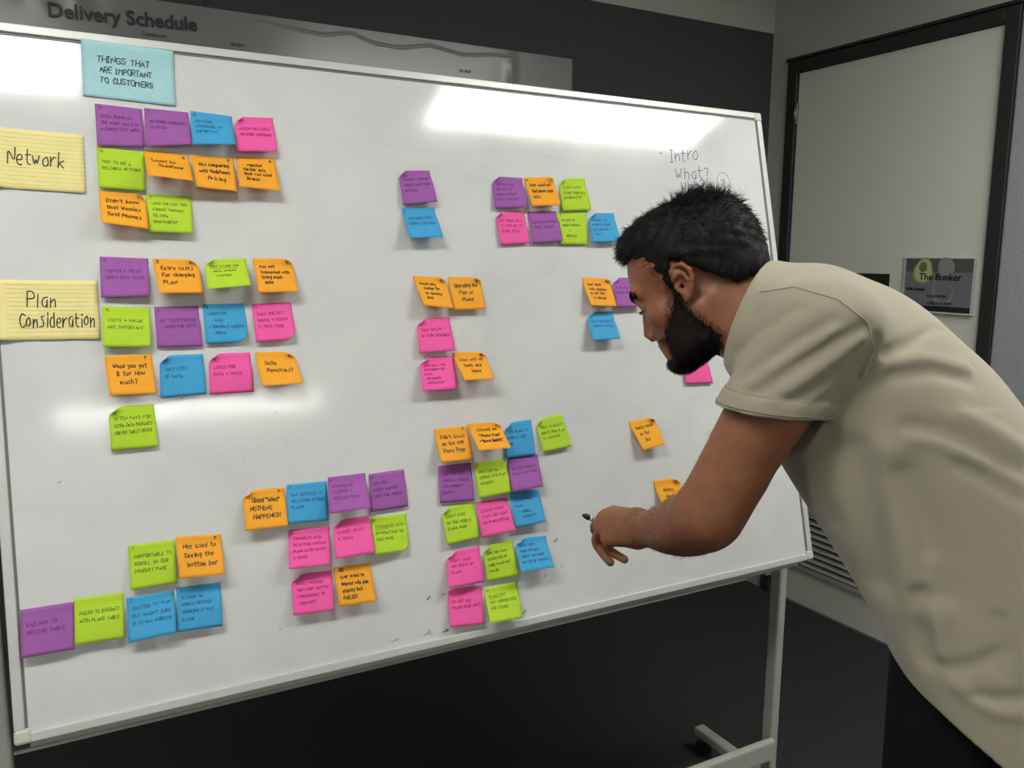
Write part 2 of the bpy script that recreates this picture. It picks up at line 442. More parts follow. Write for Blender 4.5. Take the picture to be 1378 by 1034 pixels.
def board_strip(u, v, L, a, wd):
    n = 7; pts = [(u+L*(i/(n-1)-.5)*math.cos(a)+rnd.uniform(-.0012, .0012), v-L*(i/(n-1)-.5)*math.sin(a)+rnd.uniform(-.0012, .0012)) for i in range(n)]
    add_board_text([pts], wd)
for (u, v, L, a, wd) in ((.089, .786, .004, 0, .004), (.428, 1.1, .004, .6, .004), (.376, .026, .007, 1.7, .0016), (.733, .026, .007, 1.4, .0016), (1.035, 1.03, .014, .4, .010),
        (.999, 1.101, .010, .9, .006), (.716, 1.166, .03, .5, .005), (.722, 1.168, .012, 1.7, .004), (.756, 1.170, .024, .15, .010), (.647, 1.166, .032, .1, .004), (.725, 1.098, .012, .6, .010),
        (.758, 1.097, .014, .1, .004), (.368, 1.105, .002, 0, .0016), (.368, .739, .018, 1.5, .0012), (.456, .699, .003, 0, .003), (.938, 1.168, .025, .5, .006), (1.043, 1.088, .008, 0, .004),
        (.292, .660, .006, 1.4, .004), (.283, .655, .008, 1.2, .002), (.30, .655, .008, 1.3, .002), (.27, .657, .006, 1.2, .002), (.34, .662, .006, 1.2, .002), (.37, .665, .007, 1.2, .002)):
    board_strip(u, v, L*.55, a, wd*.28)
    if wd > .0035: board_strip(u+.003, v-.002, L*.35, a+.3, wd*.25)
from_np('pen_specks', V, Fc, M_['scuff_dark'], wbd, False)['kind'] = 'stuff'

# ------------------------------------------------------------ cards (flat on the board)
def card(name, u0, v0, wd, ht, rot, m, lines, h, label, cat, rules=False, x0=.12, sq=1.0, lh=None, y0=None, pw=.0013):
    ca, sa = math.cos(rot), math.sin(rot)
    def P(x, y, d):
        u, v = u0+x*ca-y*sa, v0+y*ca+x*sa
        return B3(u, v, d+.0012+.0058*max(0, 1-max(0, min(u, v)-.024)/.04)**2)       # rides up over the frame
    n = 16; bm = bmesh.new(); g = []
    for lay in (0, 1):
        rows = []
        for j in range(n+1):
            rows.append([bm.verts.new(P(wd*i/n, ht*j/n, .0006+.0022*(j/n)**2*abs(math.sin(i*.45+1))*.6 + .0012*(i/n)**3 + (0 if lay == 0 else -.0004))) for i in range(n+1)])
        g.append(rows)
    for j in range(n):
        for i in range(n):
            bm.faces.new((g[0][j][i], g[0][j+1][i], g[0][j+1][i+1], g[0][j][i+1])); bm.faces.new((g[1][j][i], g[1][j][i+1], g[1][j+1][i+1], g[1][j+1][i]))
    for k in range(n):
        for (a, b) in (((0, k), (0, k+1)), ((n, k+1), (n, k)), ((k+1, 0), (k, 0)), ((k, n), (k+1, n))):
            bm.faces.new((g[0][a[0]][a[1]], g[0][b[0]][b[1]], g[1][b[0]][b[1]], g[1][a[0]][a[1]]))
    O = P(0, 0, .0006); bm.transform(Matrix.Translation(-O))
    for f in bm.faces: f.smooth = True
    bmesh.ops.recalc_face_normals(bm, faces=bm.faces)
    o = from_bm(name, bm, m); o.location = O; tag(o, label, cat)
    r = random.Random(len(label))
    def fm(x, y):
        return P(x, y, .0014+.0022*(y/ht)**2*.6+.0012*(x/wd)**3)-O
    VV = []; FF = []
    yy = y0 if y0 is not None else ht*.35
    for k, s in enumerate(lines):
        xo = 0
        wt, s = s
        if isinstance(wt, tuple): wt, xo = wt
        _, W = text_strokes(s, h, random.Random(1), 1.0)
        st, W = text_strokes(s, h, r, wt/W, .1*W/wt*0+.1)
        v, f = ribbon_mesh([[(x0+xo+x, yy+k*(lh or h*1.7)-y) for x, y in l] for l in st], pw, fm)
        q = len(VV); VV += v; FF += [tuple(i+q for i in t) for t in f]
    from_np('writing', VV, FF, M_['pen_black'], o, False)
    if rules:
        VV = []; FF = []
        for k in range(13):
            y = .008+k*.0073
            if y > ht-.003: break
            v, f = ribbon_mesh([[(wd*i/8, y) for i in range(9)]], .0005, lambda x, y: fm(x, y)-BN*.0004)
            q = len(VV); VV += v; FF += [tuple(i+q for i in t) for t in f]
        from_np('ruled_lines', VV, FF, M_['rule'], o, False)
    return o
card('index_card', .1741, .0137, .1520, .1016, .03, M_['card_blue'], [(.088, 'THINGS THAT'), ((.086, .004), 'ARE IMPORTANT'), ((.088, .004), 'TO CUSTOMERS')], .0105, 'pale blue card at the top left reading THINGS THAT ARE IMPORTANT TO CUSTOMERS', 'card', x0=.024, sq=1.05, lh=.0190, y0=.036, pw=.0013)
card('index_card', .014, .182, .152, .1040, .03, M_['card_yellow'], [(.088, 'Network')], .026, 'ruled yellow card reading Network at the left edge of the whiteboard', 'card', True, x0=.036, sq=1.05, y0=.062, pw=.0017)
card('index_card', .018, .442, .1520, .1020, .02, M_['card_yellow'], [(.048, 'Plan'), ((.116, -.012), 'Consideration')], .024, 'ruled yellow card reading Plan Consideration, below the Network card', 'card', True, x0=.044, sq=.92, lh=.034, y0=.046, pw=.0017)

# ------------------------------------------------------------ sticky notes: board coordinates in 0.1 mm: TL(u v) TR(u v) BR(u v d) BL(u v d)
NOTES = '''A1 p 1887 1273 2649 1302 2629 2029 84 1866 2054 41
A2 p 2691 1278 3439 1294 3431 1974 209 2644 2033 116
A3 b 3485 1261 4220 1301 4186 1950 304 3426 1983 241
A4 k 4267 1302 4992 1265 4984 1982 171 4230 2035 154
A5 g 1859 2049 2629 2114 2586 2844 76 1839 2807 39
A6 o 2629 2054 3401 2122 3362 2722 434 2614 2661 431
A7 o 3432 2091 4192 2118 4158 2826 244 3428 2780 261
A8 o 4238 2084 4969 2069 4954 2789 240 4199 2747 290
A9 o 1838 2842 2595 2874 2568 3580 273 1827 3496 318
AA g 2601 2866 3369 2895 3321 3616 154 2584 3602 131
B1 p 1772 4017 2553 4049 2500 4758 161 1739 4763 94
B2 o 2621 4049 3383 4056 3402 4734 296 2660 4735 289
B3 g 3509 4055 4260 4040 4210 4632 430 3452 4693 400
B4 o 4380 4039 5120 4035 5128 4735 250 4377 4739 250
B5 g 1750 4893 2521 4935 2462 5662 134 1704 5626 121
B6 p 2587 4926 3332 4927 3337 5677 31 2578 5665 54
B7 b 3407 4898 4145 4893 4164 5633 70 3399 5639 70
B8 k 4289 4908 5024 4890 5037 5626 106 4282 5643 109
B9 o 1722 5768 2477 5765 2491 6489 189 1747 6474 216
BA b 2601 5801 3341 5812 3339 6550 61 2567 6567 34
BB k 3439 5812 4182 5821 4176 6568 20 3394 6562 20
BC o 4271 5818 5010 5854 5031 6493 359 4287 6496 326
BD g 1717 6663 2452 6656 2460 7419 20 1711 7421 20
C1 p 208 9845 980 9856 933 10603 140 178 10594 140
C2 g 984 9805 1730 9838 1682 10582 135 945 10544 135
C3 b 1771 9941 2534 9947 2489 10640 245 1740 10671 175
C4 b 2572 9911 3316 9950 3267 10699 135 2525 10656 135
C5 g 1858 9061 2611 9071 2584 9820 100 1847 9809 100
C6 o 2630 9029 3392 9095 3356 9784 267 2610 9739 232
D1 o 3824 8373 4591 8400 4551 9104 226 3793 9091 199
D2 b 4642 8360 5401 8382 5345 9129 95 4552 9069 175
D3 p 5437 8315 6185 8316 6139 8982 320 5322 8989 300
D4 p 6254 8349 6991 8335 6984 9083 58 6204 9090 52
D5 k 4605 9204 5384 9249 5256 9951 220 4485 9890 250
D6 k 5443 9150 6191 9156 6151 9849 256 5372 9858 229
D7 g 6222 9201 6955 9216 6907 9948 122 6130 9909 188
D8 k 4578 10034 5355 10088 5268 10797 202 4515 10754 178
D9 o 5384 10032 6125 10084 6090 10780 242 5385 10763 178
E1 o 7741 7590 8482 7589 8441 8294 239 7721 8289 246
E2 o 8523 7547 9281 7577 9226 8147 474 8483 8124 471
E3 b 9365 7622 10048 7587 10038 8371 35 9300 8361 45
E4 g 10140 7604 10847 7534 10969 8278 99 10222 8344 86
E5 p 7747 8358 8497 8364 8452 9160 48 7682 9107 42
E6 g 8562 8381 9296 8369 9314 9092 156 8552 9131 99
E7 p 9376 8369 10120 8356 10051 9067 209 9284 9073 216
E8 g 7715 9210 8481 9203 8446 9933 134 7726 9967 121
E9 k 8520 9208 9253 9199 9262 9891 244 8500 9940 151
EA b 9343 9109 10068 9122 10030 9821 221 9326 9851 144
EB k 7742 10127 8494 10120 8462 10851 111 7624 10812 224
EC g 8555 10130 9284 10102 9311 10853 122 8573 10866 58
ED b 9363 10099 10127 10145 10043 10788 355 9252 10758 335
EE k 7688 10877 8478 10928 8363 11685 142 7611 11607 148
EF g 8527 11003 9301 10986 9236 11715 208 8434 11669 292
F1 p 7493 2165 8203 2125 8244 2837 149 7494 2915 86
F2 b 7488 2960 8233 2924 8243 3618 266 7509 3660 259
F3 p 9696 2162 10467 2165 10428 2869 161 9633 2911 94
F4 o 10507 2153 11284 2096 11283 2811 211 10527 2865 214
F5 g 11425 2129 12150 2080 12205 2858 20 11406 2905 20
F6 k 9665 2957 10415 2933 10437 3665 76 9701 3727 39
F7 p 10511 2933 11261 2905 11284 3626 121 10515 3683 64
F8 g 11311 2927 12103 2907 11992 3678 20 11251 3688 20
F9 b 12146 2914 12890 2891 12885 3611 165 12077 3646 145
FA o 7593 4390 8324 4417 8339 5133 240 7659 5058 290
FB o 8385 4408 9156 4421 9117 5145 146 8403 5145 119
FC k 7582 5286 8332 5271 8319 6000 134 7520 6019 121
FD o 11789 4440 12566 4464 12518 5173 231 11789 5139 244
FE p 12622 4455 13369 4449 13365 5172 169 12563 5179 166
FF b 11824 5248 12548 5252 12488 5937 271 11711 5942 254
FG k 7560 6099 8343 6101 8256 6806 219 7480 6805 216
FH o 8326 6031 9090 6035 9040 6669 389 8348 6657 396
G1 o 12655 7874 13428 7812 13428 8482 290 12821 8581 220
G2 o 13183 9308 13931 9332 14047 10075 200 13267 10074 190
G3 k 14432 6309 15236 6348 15312 7141 31 14457 7106 24
G4 g 15060 8197 15901 8160 15956 8958 104 15079 8975 91'''
# id : corner curl ; corner mark ; lines ; label tail
TXT = {}
for ln in '''A1;;9l;USED BUNDLED/THE MORE CALLS IN/A DIRECT TEST AREA;first in the top row beside the Network card
A2;;Tl;NETWORK STRENGTH/IS GOOD;second in the top row beside the Network card
A3;;Ql;NETWORK/COVERAGE IS/IMPORTANT;reading NETWORK COVERAGE IS IMPORTANT
A4;tl;9l;NEEDS RELIABLE/NETWORK COVERAGE;at the right end of the top row beside the Network card
A5;;Ql;HAS TO BE A/RELIABLE NETWORK;reading HAS TO BE A RELIABLE NETWORK
A6;;Qr;Loyal to/  Vodafone;reading Loyal to a phone company, its bottom edge lifted
A7;;Tr;Was comparing/with Vodafones/   Pricing;beginning Was comparing, under the blue NETWORK COVERAGE note
A8;;Ar;  reputed/Similar info/that was used/ Brands;beginning Similar info, at the right end of its row
A9;tr;Tr;Didn't know/that Woolies/Sold Phones;beginning Didn't know, lowest left of the top cluster
AA;;Tl;LIKED THE FACT THEY/WORKED THROUGH/TELSTRA/TRUSTWORTHY;right of the Didn't know note
B1;;9l;MONTHLY PRICE/ABOUT DATA USAGE;top left note of the cluster beside the Plan Consideration card
B2;tr;Ss;Extra costs/For changing/PLAN;reading Extra costs For changing PLAN
B3;tl;Tl;WHAT I LOOK FOR/* DATA AMOUNT/ * MINUTES/ *;with an underlined heading and bullet points
B4;tr;Qr;Was not/Concerned with/Using much/ data;reading Was not Concerned with Using much data
B5;;9l;COSTS + VALUE/ARE IMPORTANT;reading COSTS + VALUE ARE IMPORTANT
B6;;Cl;GET TICKETMASTER/- MUSIC FOR TEXTS;right of the COSTS + VALUE note
B7;br;9l;LOOKS FOR/ - DATA/- CONTRACT LENGTH/ - PRICE;reading LOOKS FOR with a list of three dashes
B8;br;9l;DOES SHE GET/BONUS 4 MONTH/FLYBUY FUND;at the right end of the COSTS + VALUE row
B9;;Tr;Whad you get/ $ for How/  much?;reading Whad you get $ for How much?
BA;tl;Ql;USES LOTS/OF DATA;reading USES LOTS OF DATA
BB;tl;Ql;LOOKS FOR/DATA + PRICE;reading LOOKS FOR DATA + PRICE
BC;tr;Qr; Data/ Penalties?;reading Data Penalties?
BD;tl;Ql;OFTEN PAYS FOR/EXTRA DATA PACKAGES/FOR HIS TABLET DEVICE;beginning OFTEN PAYS FOR, alone below the Plan Consideration cluster
C1;;;WAS NEW TO/PRICING TABLE;at the bottom left corner of the whiteboard
C2;;;FAILED TO INTERACT/WITH PLANS TABLE;reading FAILED TO INTERACT WITH PLANS TABLE
C3;;Tl;SELECTED "M" PLAN/BUT WASN'T SURE/IF IT WAS WORKING;beginning SELECTED, right of the FAILED TO INTERACT note
C4;;Tl;CLICKED ON/MOBILE DEVICES/THINKING IT WAS/A LINK;beginning CLICKED ON, below the Not used to note
C5;;Tl;COMFORTABLE TO/SCROLL ON OUR/PRODUCT PAGE;beginning COMFORTABLE TO, left of the Not used to note
C6;;Tr;Not used to/Seeing the/ bottom bar;reading Not used to Seeing the bottom bar
D1;tl;Tr; Clicked "Select"/NOTHING/ HAPPENED!;reading Clicked Select NOTHING HAPPENED!
D2;;Tl;HAS DIFFICULTY/SELECTING ENTIRE/PLANS;directly right of the NOTHING HAPPENED! note
D3;;Kl;STRUGGLED/FINDING A/CERTAIN PLAN;third in the NOTHING HAPPENED! row, with a tilted bottom edge
D4;;Kl;DID NOW/SIZES WANTED/LIKE THE PRICE;at the right end of the NOTHING HAPPENED! row
D5;;Kl;STRUGGLED WITH/SELECTING CERTAIN/PLANS CLICK SELECT/4-TIMES;under the blue note of the NOTHING HAPPENED! cluster
D6;tl;Kl;PUSHED SELECT/4 TIMES;above the FAILED! note
D7;br;Kl;STRUGGLED WITH/INTERACTION ON/THIS PAGE;rightmost in the second row under NOTHING HAPPENED!
D8;tl;Kl;EASILY NOTICED/"BUY NOW" BUTTON/+ PROCEEDED TO/ CHECKOUT;beginning EASILY NOTICED, left of the FAILED! note
D9;;;KD/user tried to/interact with plan/display but/FAILED!;marked KD and ending in FAILED!
E1;;Tr;Didn't Scroll/on the Mob/Plans Page;reading Didn't Scroll on the Mob Plans Page
E2;tr;Tr; Clicked on/ "Phone Plan"/> "Browse Handsets";beginning Clicked on, its bottom edge standing far off the board
E3;tl;;TAPS PLANS TO/LOOK AT SIDE/BAR;partly behind the Clicked on note
E4;tl;;TRIED TO SELECT/DIRECT FROM PLAN/TO CONTINUE;at the right end of the top row of the middle cluster
E5;;;LIKED THE FACT/LOOKED AT MOBILES/WITH PRODUCT/DISPLAY;directly under the Didn't Scroll note
E6;;Kl;DOES TAP ON/INTERACT WITH PLAN/NUMBERS;between two purple notes in the lower middle cluster
E7;;;DID SEE PRODUCT/PLANS LAST PAGE;last in the second row of the lower middle cluster
E8;tl;;DIDN'T WORK/ON THE MOBILE/PLANS PAGE;first in the third row of the middle cluster
E9;;;CLICKED PHONE/PLANS, BUT WENT/SIM PLANS INSTEAD;between a lime green and a blue note
EA;;;CLICKED PHONE/PLANS/ > "MOBILE/   HANDSETS";right of the pink CLICKED PHONE note
EB;tl;Kl;DIDN'T SHOW/THE PRICE OF/PLANS;first in the fourth row of the middle cluster
EC;tl;;LOVE THE PLAN,/INTERESTED IN/MORE PLANS MAY/FAILED;beginning LOVE THE PLAN, in the lower middle cluster
ED;tl;;DIDN'T SEEM/MORE DETAILS/ABOUT THE PRICE/OR USE OF SERVICE;last in the fourth row of the lower middle cluster
EE;;Kl;DO NOT SEE/PLANS PAGE INFO;at the bottom left of the middle cluster
EF;;Kl;PLANS PAY/NOT UNDERSTOOD/NOT FOUND;at the bottom right of the middle cluster, just above the frame
F1;tl;Tl;COULDN'T COMPARE/MOBILES AND OTHER/DEVICES;directly above the lone COMPARED WITH note
F2;;Kl;COMPARED WITH/MOBILE DEVICES;reading COMPARED WITH MOBILE DEVICES
F3;tl;;USER HAS HAD/ONE OR TWO/MOBILE PHONES/FIRST TIME BUY;first in the top row of the upper right cluster
F4;tr;Kl;User could not/find phone page/info;reading User could not find phone page info
F5;tl;Tl;CLIENT WANTS/TO USE OTHER DATA/INFORMATION;last in the top row of the upper right cluster
F6;tl;Kl;USE PHONE BILL/TO COMPARE TO/OTHER SITES;first in the lower row of the upper right cluster
F7;;;WANTS TO COMPARE/THREE THINGS;second in the lower row of the upper right cluster
F8;;Tl;CLICKED ON/MOBILE PHONES/    +/  SERVICES;third in the lower row of the upper right cluster
F9;tl;;BROWSED SITE/PHONE IN STORE/BILL ROUTING/ CALL;at the right end of the lower row of the upper right cluster
FA;tr;Qr;Would only/ change for/ an amazing/ deal;reading Would only change for an amazing deal
FB;tr;Qr;Upgrading the/  Plan or/   Phone;reading Upgrading the Plan or Phone
FC;tl;;DOES ONLINE +/IN STORE RESEARCH;reading DOES ONLINE + IN STORE RESEARCH
FD;tr;Qr;Over lunch/calls whether/or not this/ is allowed;left of the man's face, above a blue note
FE;tl;;FIND THE PLAN/RIGHT PRICE;partly hidden by the man's face
FF;tl;;EASY COMPARING/VARIOUS CHOICES;below the orange note in front of the man's face
FG;tl;;USES DATA FOR/INSTAGRAM FB/EMAIL/ RESEARCH/ NAVIGATION;under the DOES ONLINE note
FH;tr;Qr;Uses wifi at/ Work and/    Home;reading Uses wifi at Work and Home
G1;tr;Qr;Checks email/ on the/   Bus;reading Checks email on the Bus
G2;tr;Tr;  Always/  checks;partly hidden behind the man's forearm
G3;;;PRICE IS/RIGHT/TO SEE;partly hidden below the man's beard
G4;tl;;;peeping out behind the man's upper arm'''.splitlines():
    a = ln.split(';'); TXT[a[0]] = a[1:]
CL = {'A': 'notes beside the Network card', 'B': 'notes beside the Plan Consideration card', 'C': 'notes at the bottom left of the board', 'D': 'notes around the NOTHING HAPPENED note', 'E': 'notes of the lower middle cluster', 'F': 'notes of the upper middle and right clusters', 'G': 'notes near the man'}
NG = 12
order = 0
for ln in NOTES.split('\n'):
    q = ln.split()
    if not q: continue
    nid, col = q[0], q[1]; z = [int(x)*1e-4 for x in q[2:]]
    TL, TR, BR, BL = Vector((z[0], z[1])), Vector((z[2], z[3])), Vector((z[4], z[5])), Vector((z[7], z[8])); dR, dL = max(z[6], .006), max(z[9], .006)
    curl, mark, body, tail = TXT[nid]
    r = random.Random(hash(nid) if False else sum(ord(c)*7**i for i, c in enumerate(nid)))
    base = .0008+(order % 5)*.0003; order += 1
    hump = r.uniform(.6, 1.6)*.0018; ph = r.uniform(0, 6)
    def S(a, b):
        p = TL.lerp(TR, a).lerp(BL.lerp(BR, a), b); d = dL*(1-a)+dR*a
        t = max(0, (b-.15)/.85)
        off = base + d*(t**1.14) + hump*math.sin(math.pi*min(1, max(0, t)))*math.sin(a*4+ph)*.5 + hump*math.sin(math.pi*t)
        u, v = p
        for cn, ax, bx in (('tl', a, b), ('tr', 1-a, b), ('bl', a, 1-b), ('br', 1-a, 1-b)):
            if curl == cn:
                kk = .36 if cn[0] == 't' else .3
                ww = max(0, 1-math.hypot(ax, bx*1.25)/kk)
                sx = 1 if cn[1] == 'l' else -1; sy = 1 if cn[0] == 't' else -1
                ang = ww*1.9
                off += .5*.0755*kk*ww*min(1, math.sin(min(ang, 1.5)))*1.1*(.55 if cn[0] == 'b' else .8)
                u += sx*.009*ww*ww; v += sy*.008*ww*ww
        return B3(u, v, off)
    P = [[S(i/NG, j/NG) for i in range(NG+1)] for j in range(NG+1)]
    O = P[0][0].copy()
    Nn = [[None]*(NG+1) for _ in range(NG+1)]
    for j in range(NG+1):
        for i in range(NG+1):
            du = P[j][min(i+1, NG)]-P[j][max(i-1, 0)]; dv = P[min(j+1, NG)][i]-P[max(j-1, 0)][i]
            nn = dv.cross(du).normalized()
            if nn.dot(BN) < 0: nn = -nn
            Nn[j][i] = nn
    bm = bmesh.new()
    g0 = [[bm.verts.new(P[j][i]-O) for i in range(NG+1)] for j in range(NG+1)]
    g1 = [[bm.verts.new(P[j][i]-O-Nn[j][i]*.0003) for i in range(NG+1)] for j in range(NG+1)]
    for j in range(NG):
        for i in range(NG):
            bm.faces.new((g0[j][i], g0[j+1][i], g0[j+1][i+1], g0[j][i+1])).smooth = True
            bm.faces.new((g1[j][i], g1[j][i+1], g1[j+1][i+1], g1[j+1][i])).smooth = True
    for k in range(NG):
        bm.faces.new((g0[0][k], g0[0][k+1], g1[0][k+1], g1[0][k])); bm.faces.new((g0[NG][k+1], g0[NG][k], g1[NG][k], g1[NG][k+1]))
        bm.faces.new((g0[k+1][0], g0[k][0], g1[k][0], g1[k+1][0])); bm.faces.new((g0[k][NG], g0[k+1][NG], g1[k+1][NG], g1[k][NG]))
    note = from_bm('sticky_note', bm, M_['note_'+col]); note.location = O
    if len((NOTE_NAME[col]+' sticky note '+tail).split()) > 16: print('LONG', nid, tail)
    tag(note, NOTE_NAME[col]+' sticky note '+tail, 'sticky note', CL[nid[0]])
    def surf(x, y):      # x, y in metres on the sheet, y down
        a, b = min(max(x/.076, 0), 1), min(max(y/.076, 0), 1)
        i, j = min(int(a*NG), NG-1), min(int(b*NG), NG-1); fa, fb = a*NG-i, b*NG-j
        p = P[j][i].lerp(P[j][i+1], fa).lerp(P[j+1][i].lerp(P[j+1][i+1], fa), fb)
        nn = Nn[j][i].lerp(Nn[j][i+1], fa).lerp(Nn[j+1][i].lerp(Nn[j+1][i+1], fa), fb)
        return p-O+nn*.00045
    bold = col == 'o'
    pw = .0014 if bold else .0008
    lines = body.split('/') if body else []
    VV = []; FF = []
    def put(polys, wdt):
        v, f = ribbon_mesh(polys, wdt, surf); kq = len(VV); VV.extend(v); FF.extend([tuple(i+kq for i in t) for t in f])
    nl = len(lines); h = (.0080 if bold else .0056); lead = min(.0165, .048/max(nl, 1)) if bold else min(.0125, .050/max(nl, 1))
    if nl >= 4: h = min(h, .0062 if bold else .0048)
    y0 = (.024 if nl > 2 else .029) if nl < 4 else .021
    if nid == 'D9': y0, lead = .010, .0135
    for k, s in enumerate(lines):
        s2 = s.strip(); ind = (len(s)-len(s.lstrip()))*.0045
        st, W = text_strokes(s2, h, r, 1.0)
        f = min(.84, (.056-ind)/max(W, .001)) if bold else min(.92, (.062-ind)/max(W, .001))
        pass
        x0 = (.011 if bold else .008)+ind
        yy = y0+k*lead
        sl = r.uniform(-.03, .03)
        put([[(x0+x*f, yy-y+x*sl) for x, y in l] for l in st], pw)
    if nid == 'B3': put([[(.008, y0+.003), (.03, y0+.0027), (.058, y0+.0023)]], pw)
    if nid in ('EF', 'D7'): put([[(.008, y0+.0028), (.02, y0+.0025), (.036, y0+.0022)]], pw)
    if mark:
        st, W = text_strokes(mark[0], .0055, r)
        xm = .063 if mark[1] in 'rs' else .005
        put([[(xm+x, .0095-y) for x, y in l] for l in st], pw)
        if mark[1] == 's':
            st, W = text_strokes('3', .0055, r); put([[(.005+x, .0095-y) for x, y in l] for l in st], pw)
    if VV: from_np('writing', VV, FF, M_['pen_black'] if bold else M_['ink_'+col], note, False)['kind'] = 'stuff'

# ------------------------------------------------------------ poster on the back wall
px0, px1, pz0, pz1 = -.62, 1.855, 1.60, 2.344
ps = empty('poster', (px1, YB-.013, pz1))
tag(ps, 'long laminated grey poster headed Delivery Schedule, on the felt wall behind the whiteboard', 'poster')
ridge = [(.60, 2.325), (.782, 2.314), (.87, 2.309), (.96, 2.328), (1.039, 2.303), (1.14, 2.300), (1.248, 2.323), (1.38, 2.305), (1.519, 2.322), (1.58, 2.315)]
rx = [a for a, b in ridge]; rz = [b for a, b in ridge]
nx_, nz_ = 460, 130
xs = np.linspace(px0, px1, nx_); zs = np.linspace(pz1, pz0, nz_)
zs = pz1-(np.linspace(0, 1, nz_)**1.6)*(pz1-pz0)
XX, ZZ = np.meshgrid(xs, zs)
rid = np.interp(XX, rx, rz); inr = np.clip((XX-.62)*8, 0, 1)*np.clip((1.60-XX)*14, 0, 1)
OFF = .004 + .0022*np.exp(-((ZZ-rid)/.0032)**2)*inr + .0007*np.sin(XX*5.3+ZZ*4)*np.sin(ZZ*9+1) + .0015*np.exp(-((XX-.1)/.12)**2-((ZZ-2.31)/.03)**2)*np.sin(XX*60)
OFF += .006*np.exp(-((XX-1.58)/.02)**2)*np.exp(-((ZZ-2.28)/.06)**2) 
Vp = np.stack([XX-px1, -OFF, ZZ-pz1], -1).reshape(-1, 3)
ii = np.arange(nx_*nz_).reshape(nz_, nx_)
Fq = np.stack([ii[:-1, :-1], ii[1:, :-1], ii[1:, 1:], ii[:-1, 1:]], -1).reshape(-1, 4)
sh = from_np('sheet', Vp, Fq, M_['poster'], ps); sd = sh.modifiers.new('thick', 'SOLIDIFY'); sd.thickness = .0006; sd.offset = 1
RW = Matrix.Rotation(math.pi/2, 3, 'X')
def ptxt(name, s, size, x, z, off=0, ang=0):
    return wall_text(name, s, size, M_['ink'], ps, (x-px1, -.0098, z-pz1), Matrix.Rotation(-ang, 3, 'Y') @ RW, offset=off)
ptxt('title', 'Delivery Schedule', .0565, .052, 2.2565, .0012, .030)
ptxt('quarter_caption', 'Q4 2017', .0125, .560, 2.2385, .0002, -.01)
ptxt('quarter_caption', 'Q1 2018', .0125, 1.365, 2.2445, .0002, .0)
ptxt('subtitle', 'Customer', .018, .30, 2.236, 0, 0)

# ------------------------------------------------------------ signs on the door
def door_sign(name, y0, y1, z0, z1, label, cat):
    t = empty(name, (XR+.004, (y0+y1)/2, (z0+z1)/2)); tag(t, label, cat); return t
sg = door_sign('door_sign', 1.858, 2.163, 1.377, 1.592, 'clear acrylic sign holder on the door with a dark picture sheet headed The Bunker', 'sign')
M_['acryl'] = mat('clear acrylic rim', (196, 198, 194), rough=.15, spec=.5)
M_['sheet_dark'] = mat('printed dark sheet', (88, 93, 92), rough=.35); M_['sheet_mid'] = mat('printed blue grey band', (118, 122, 130), rough=.35)
M_['sheet_foot'] = mat('printed black band', (40, 42, 42), rough=.35)
M_['avo_skin'] = mat('printed avocado rim', (150, 168, 98), rough=.35); M_['avo_flesh'] = mat('printed avocado flesh', (188, 196, 142), rough=.35, noise=(40, .06))
M_['avo_dim'] = mat('printed faded avocado', (140, 148, 134), rough=.35); M_['avo_in'] = mat('printed avocado hollow', (108, 124, 66), rough=.35)
W_, H_ = .3, .212
box('holder_plate', (-.006, -.0005, -W_/2, W_/2, -H_/2, H_/2), M_['acryl'], sg, .002)
bm = bmesh.new(); bm_box(bm, -.012, -.006, -W_/2+.004, W_/2-.004, -H_/2, -H_/2+.006, .001); from_bm('lower_lip', bm, M_['acryl'], sg)
box('printed_sheet', (-.0066, -.0060, -.136, .138, -.098, .100), M_['sheet_dark'], sg)
box('grey_band', (-.0069, -.0067, -.136, .138, -.078, .050), M_['sheet_mid'], sg)
def disc(name, y, z, a, b, ang, m, x, egg=.25):
    bm = bmesh.new(); vs = []
    for k in range(36):
        t_ = k/36*2*math.pi; r_ = 1+egg*math.cos(t_)*.6
        p = Vector((a*math.cos(t_), b*math.sin(t_)*(1-egg*math.cos(t_)))); p = Matrix.Rotation(ang, 2) @ p
        vs.append(bm.verts.new((x, y+p.x, z+p.y)))
    f = bm.faces.new(vs)
    if f.normal.x > 0 or True: bmesh.ops.recalc_face_normals(bm, faces=bm.faces)
    r = bmesh.ops.extrude_face_region(bm, geom=[f]); bmesh.ops.translate(bm, verts=[v for v in r['geom'] if isinstance(v, bmesh.types.BMVert)], vec=(-.00015, 0, 0))
    bmesh.ops.recalc_face_normals(bm, faces=bm.faces)
    return from_bm(name, bm, m, sg)
disc('avocado_print', .062, .055, .050, .040, 1.75, M_['avo_skin'], -.0070)
disc('avocado_print', .062, .055, .044, .035, 1.75, M_['avo_flesh'], -.0072)
disc('avocado_print', .064, .068, .019, .017, 1.75, M_['avo_in'], -.0074, .1)
disc('avocado_print', -.030, .07, .036, .033, 1.2, M_['avo_dim'], -.0070, .1)
disc('avocado_print', -.020, -.022, .052, .040, 1.1, M_['avo_dim'], -.0070)
disc('avocado_print', -.022, -.016, .043, .033, 1.1, M_['sheet_mid'], -.0072, .2)
box('foot_band', (-.0071, -.0067, -.136, .138, -.098, -.078), M_['sheet_foot'], sg)
RD = Matrix(((0, 0, -1), (-1, 0, 0), (0, 1, 0)))       # text on the door wall: reads along -y, up z, faces -x
def dtxt(name, s, size, y, z, off=0):
    return wall_text(name, s, size, M_['ink'], sg, (-.0078, y, z), RD, offset=off)
dtxt('sign_title', 'The Bunker', .036, .078, .020, .0004)
dtxt('wifi_caption', 'Wifi Details:', .0165, .130, -.022, .0003)
dtxt('wifi_line', 'FrankWifiN', .0165, .038, -.046)
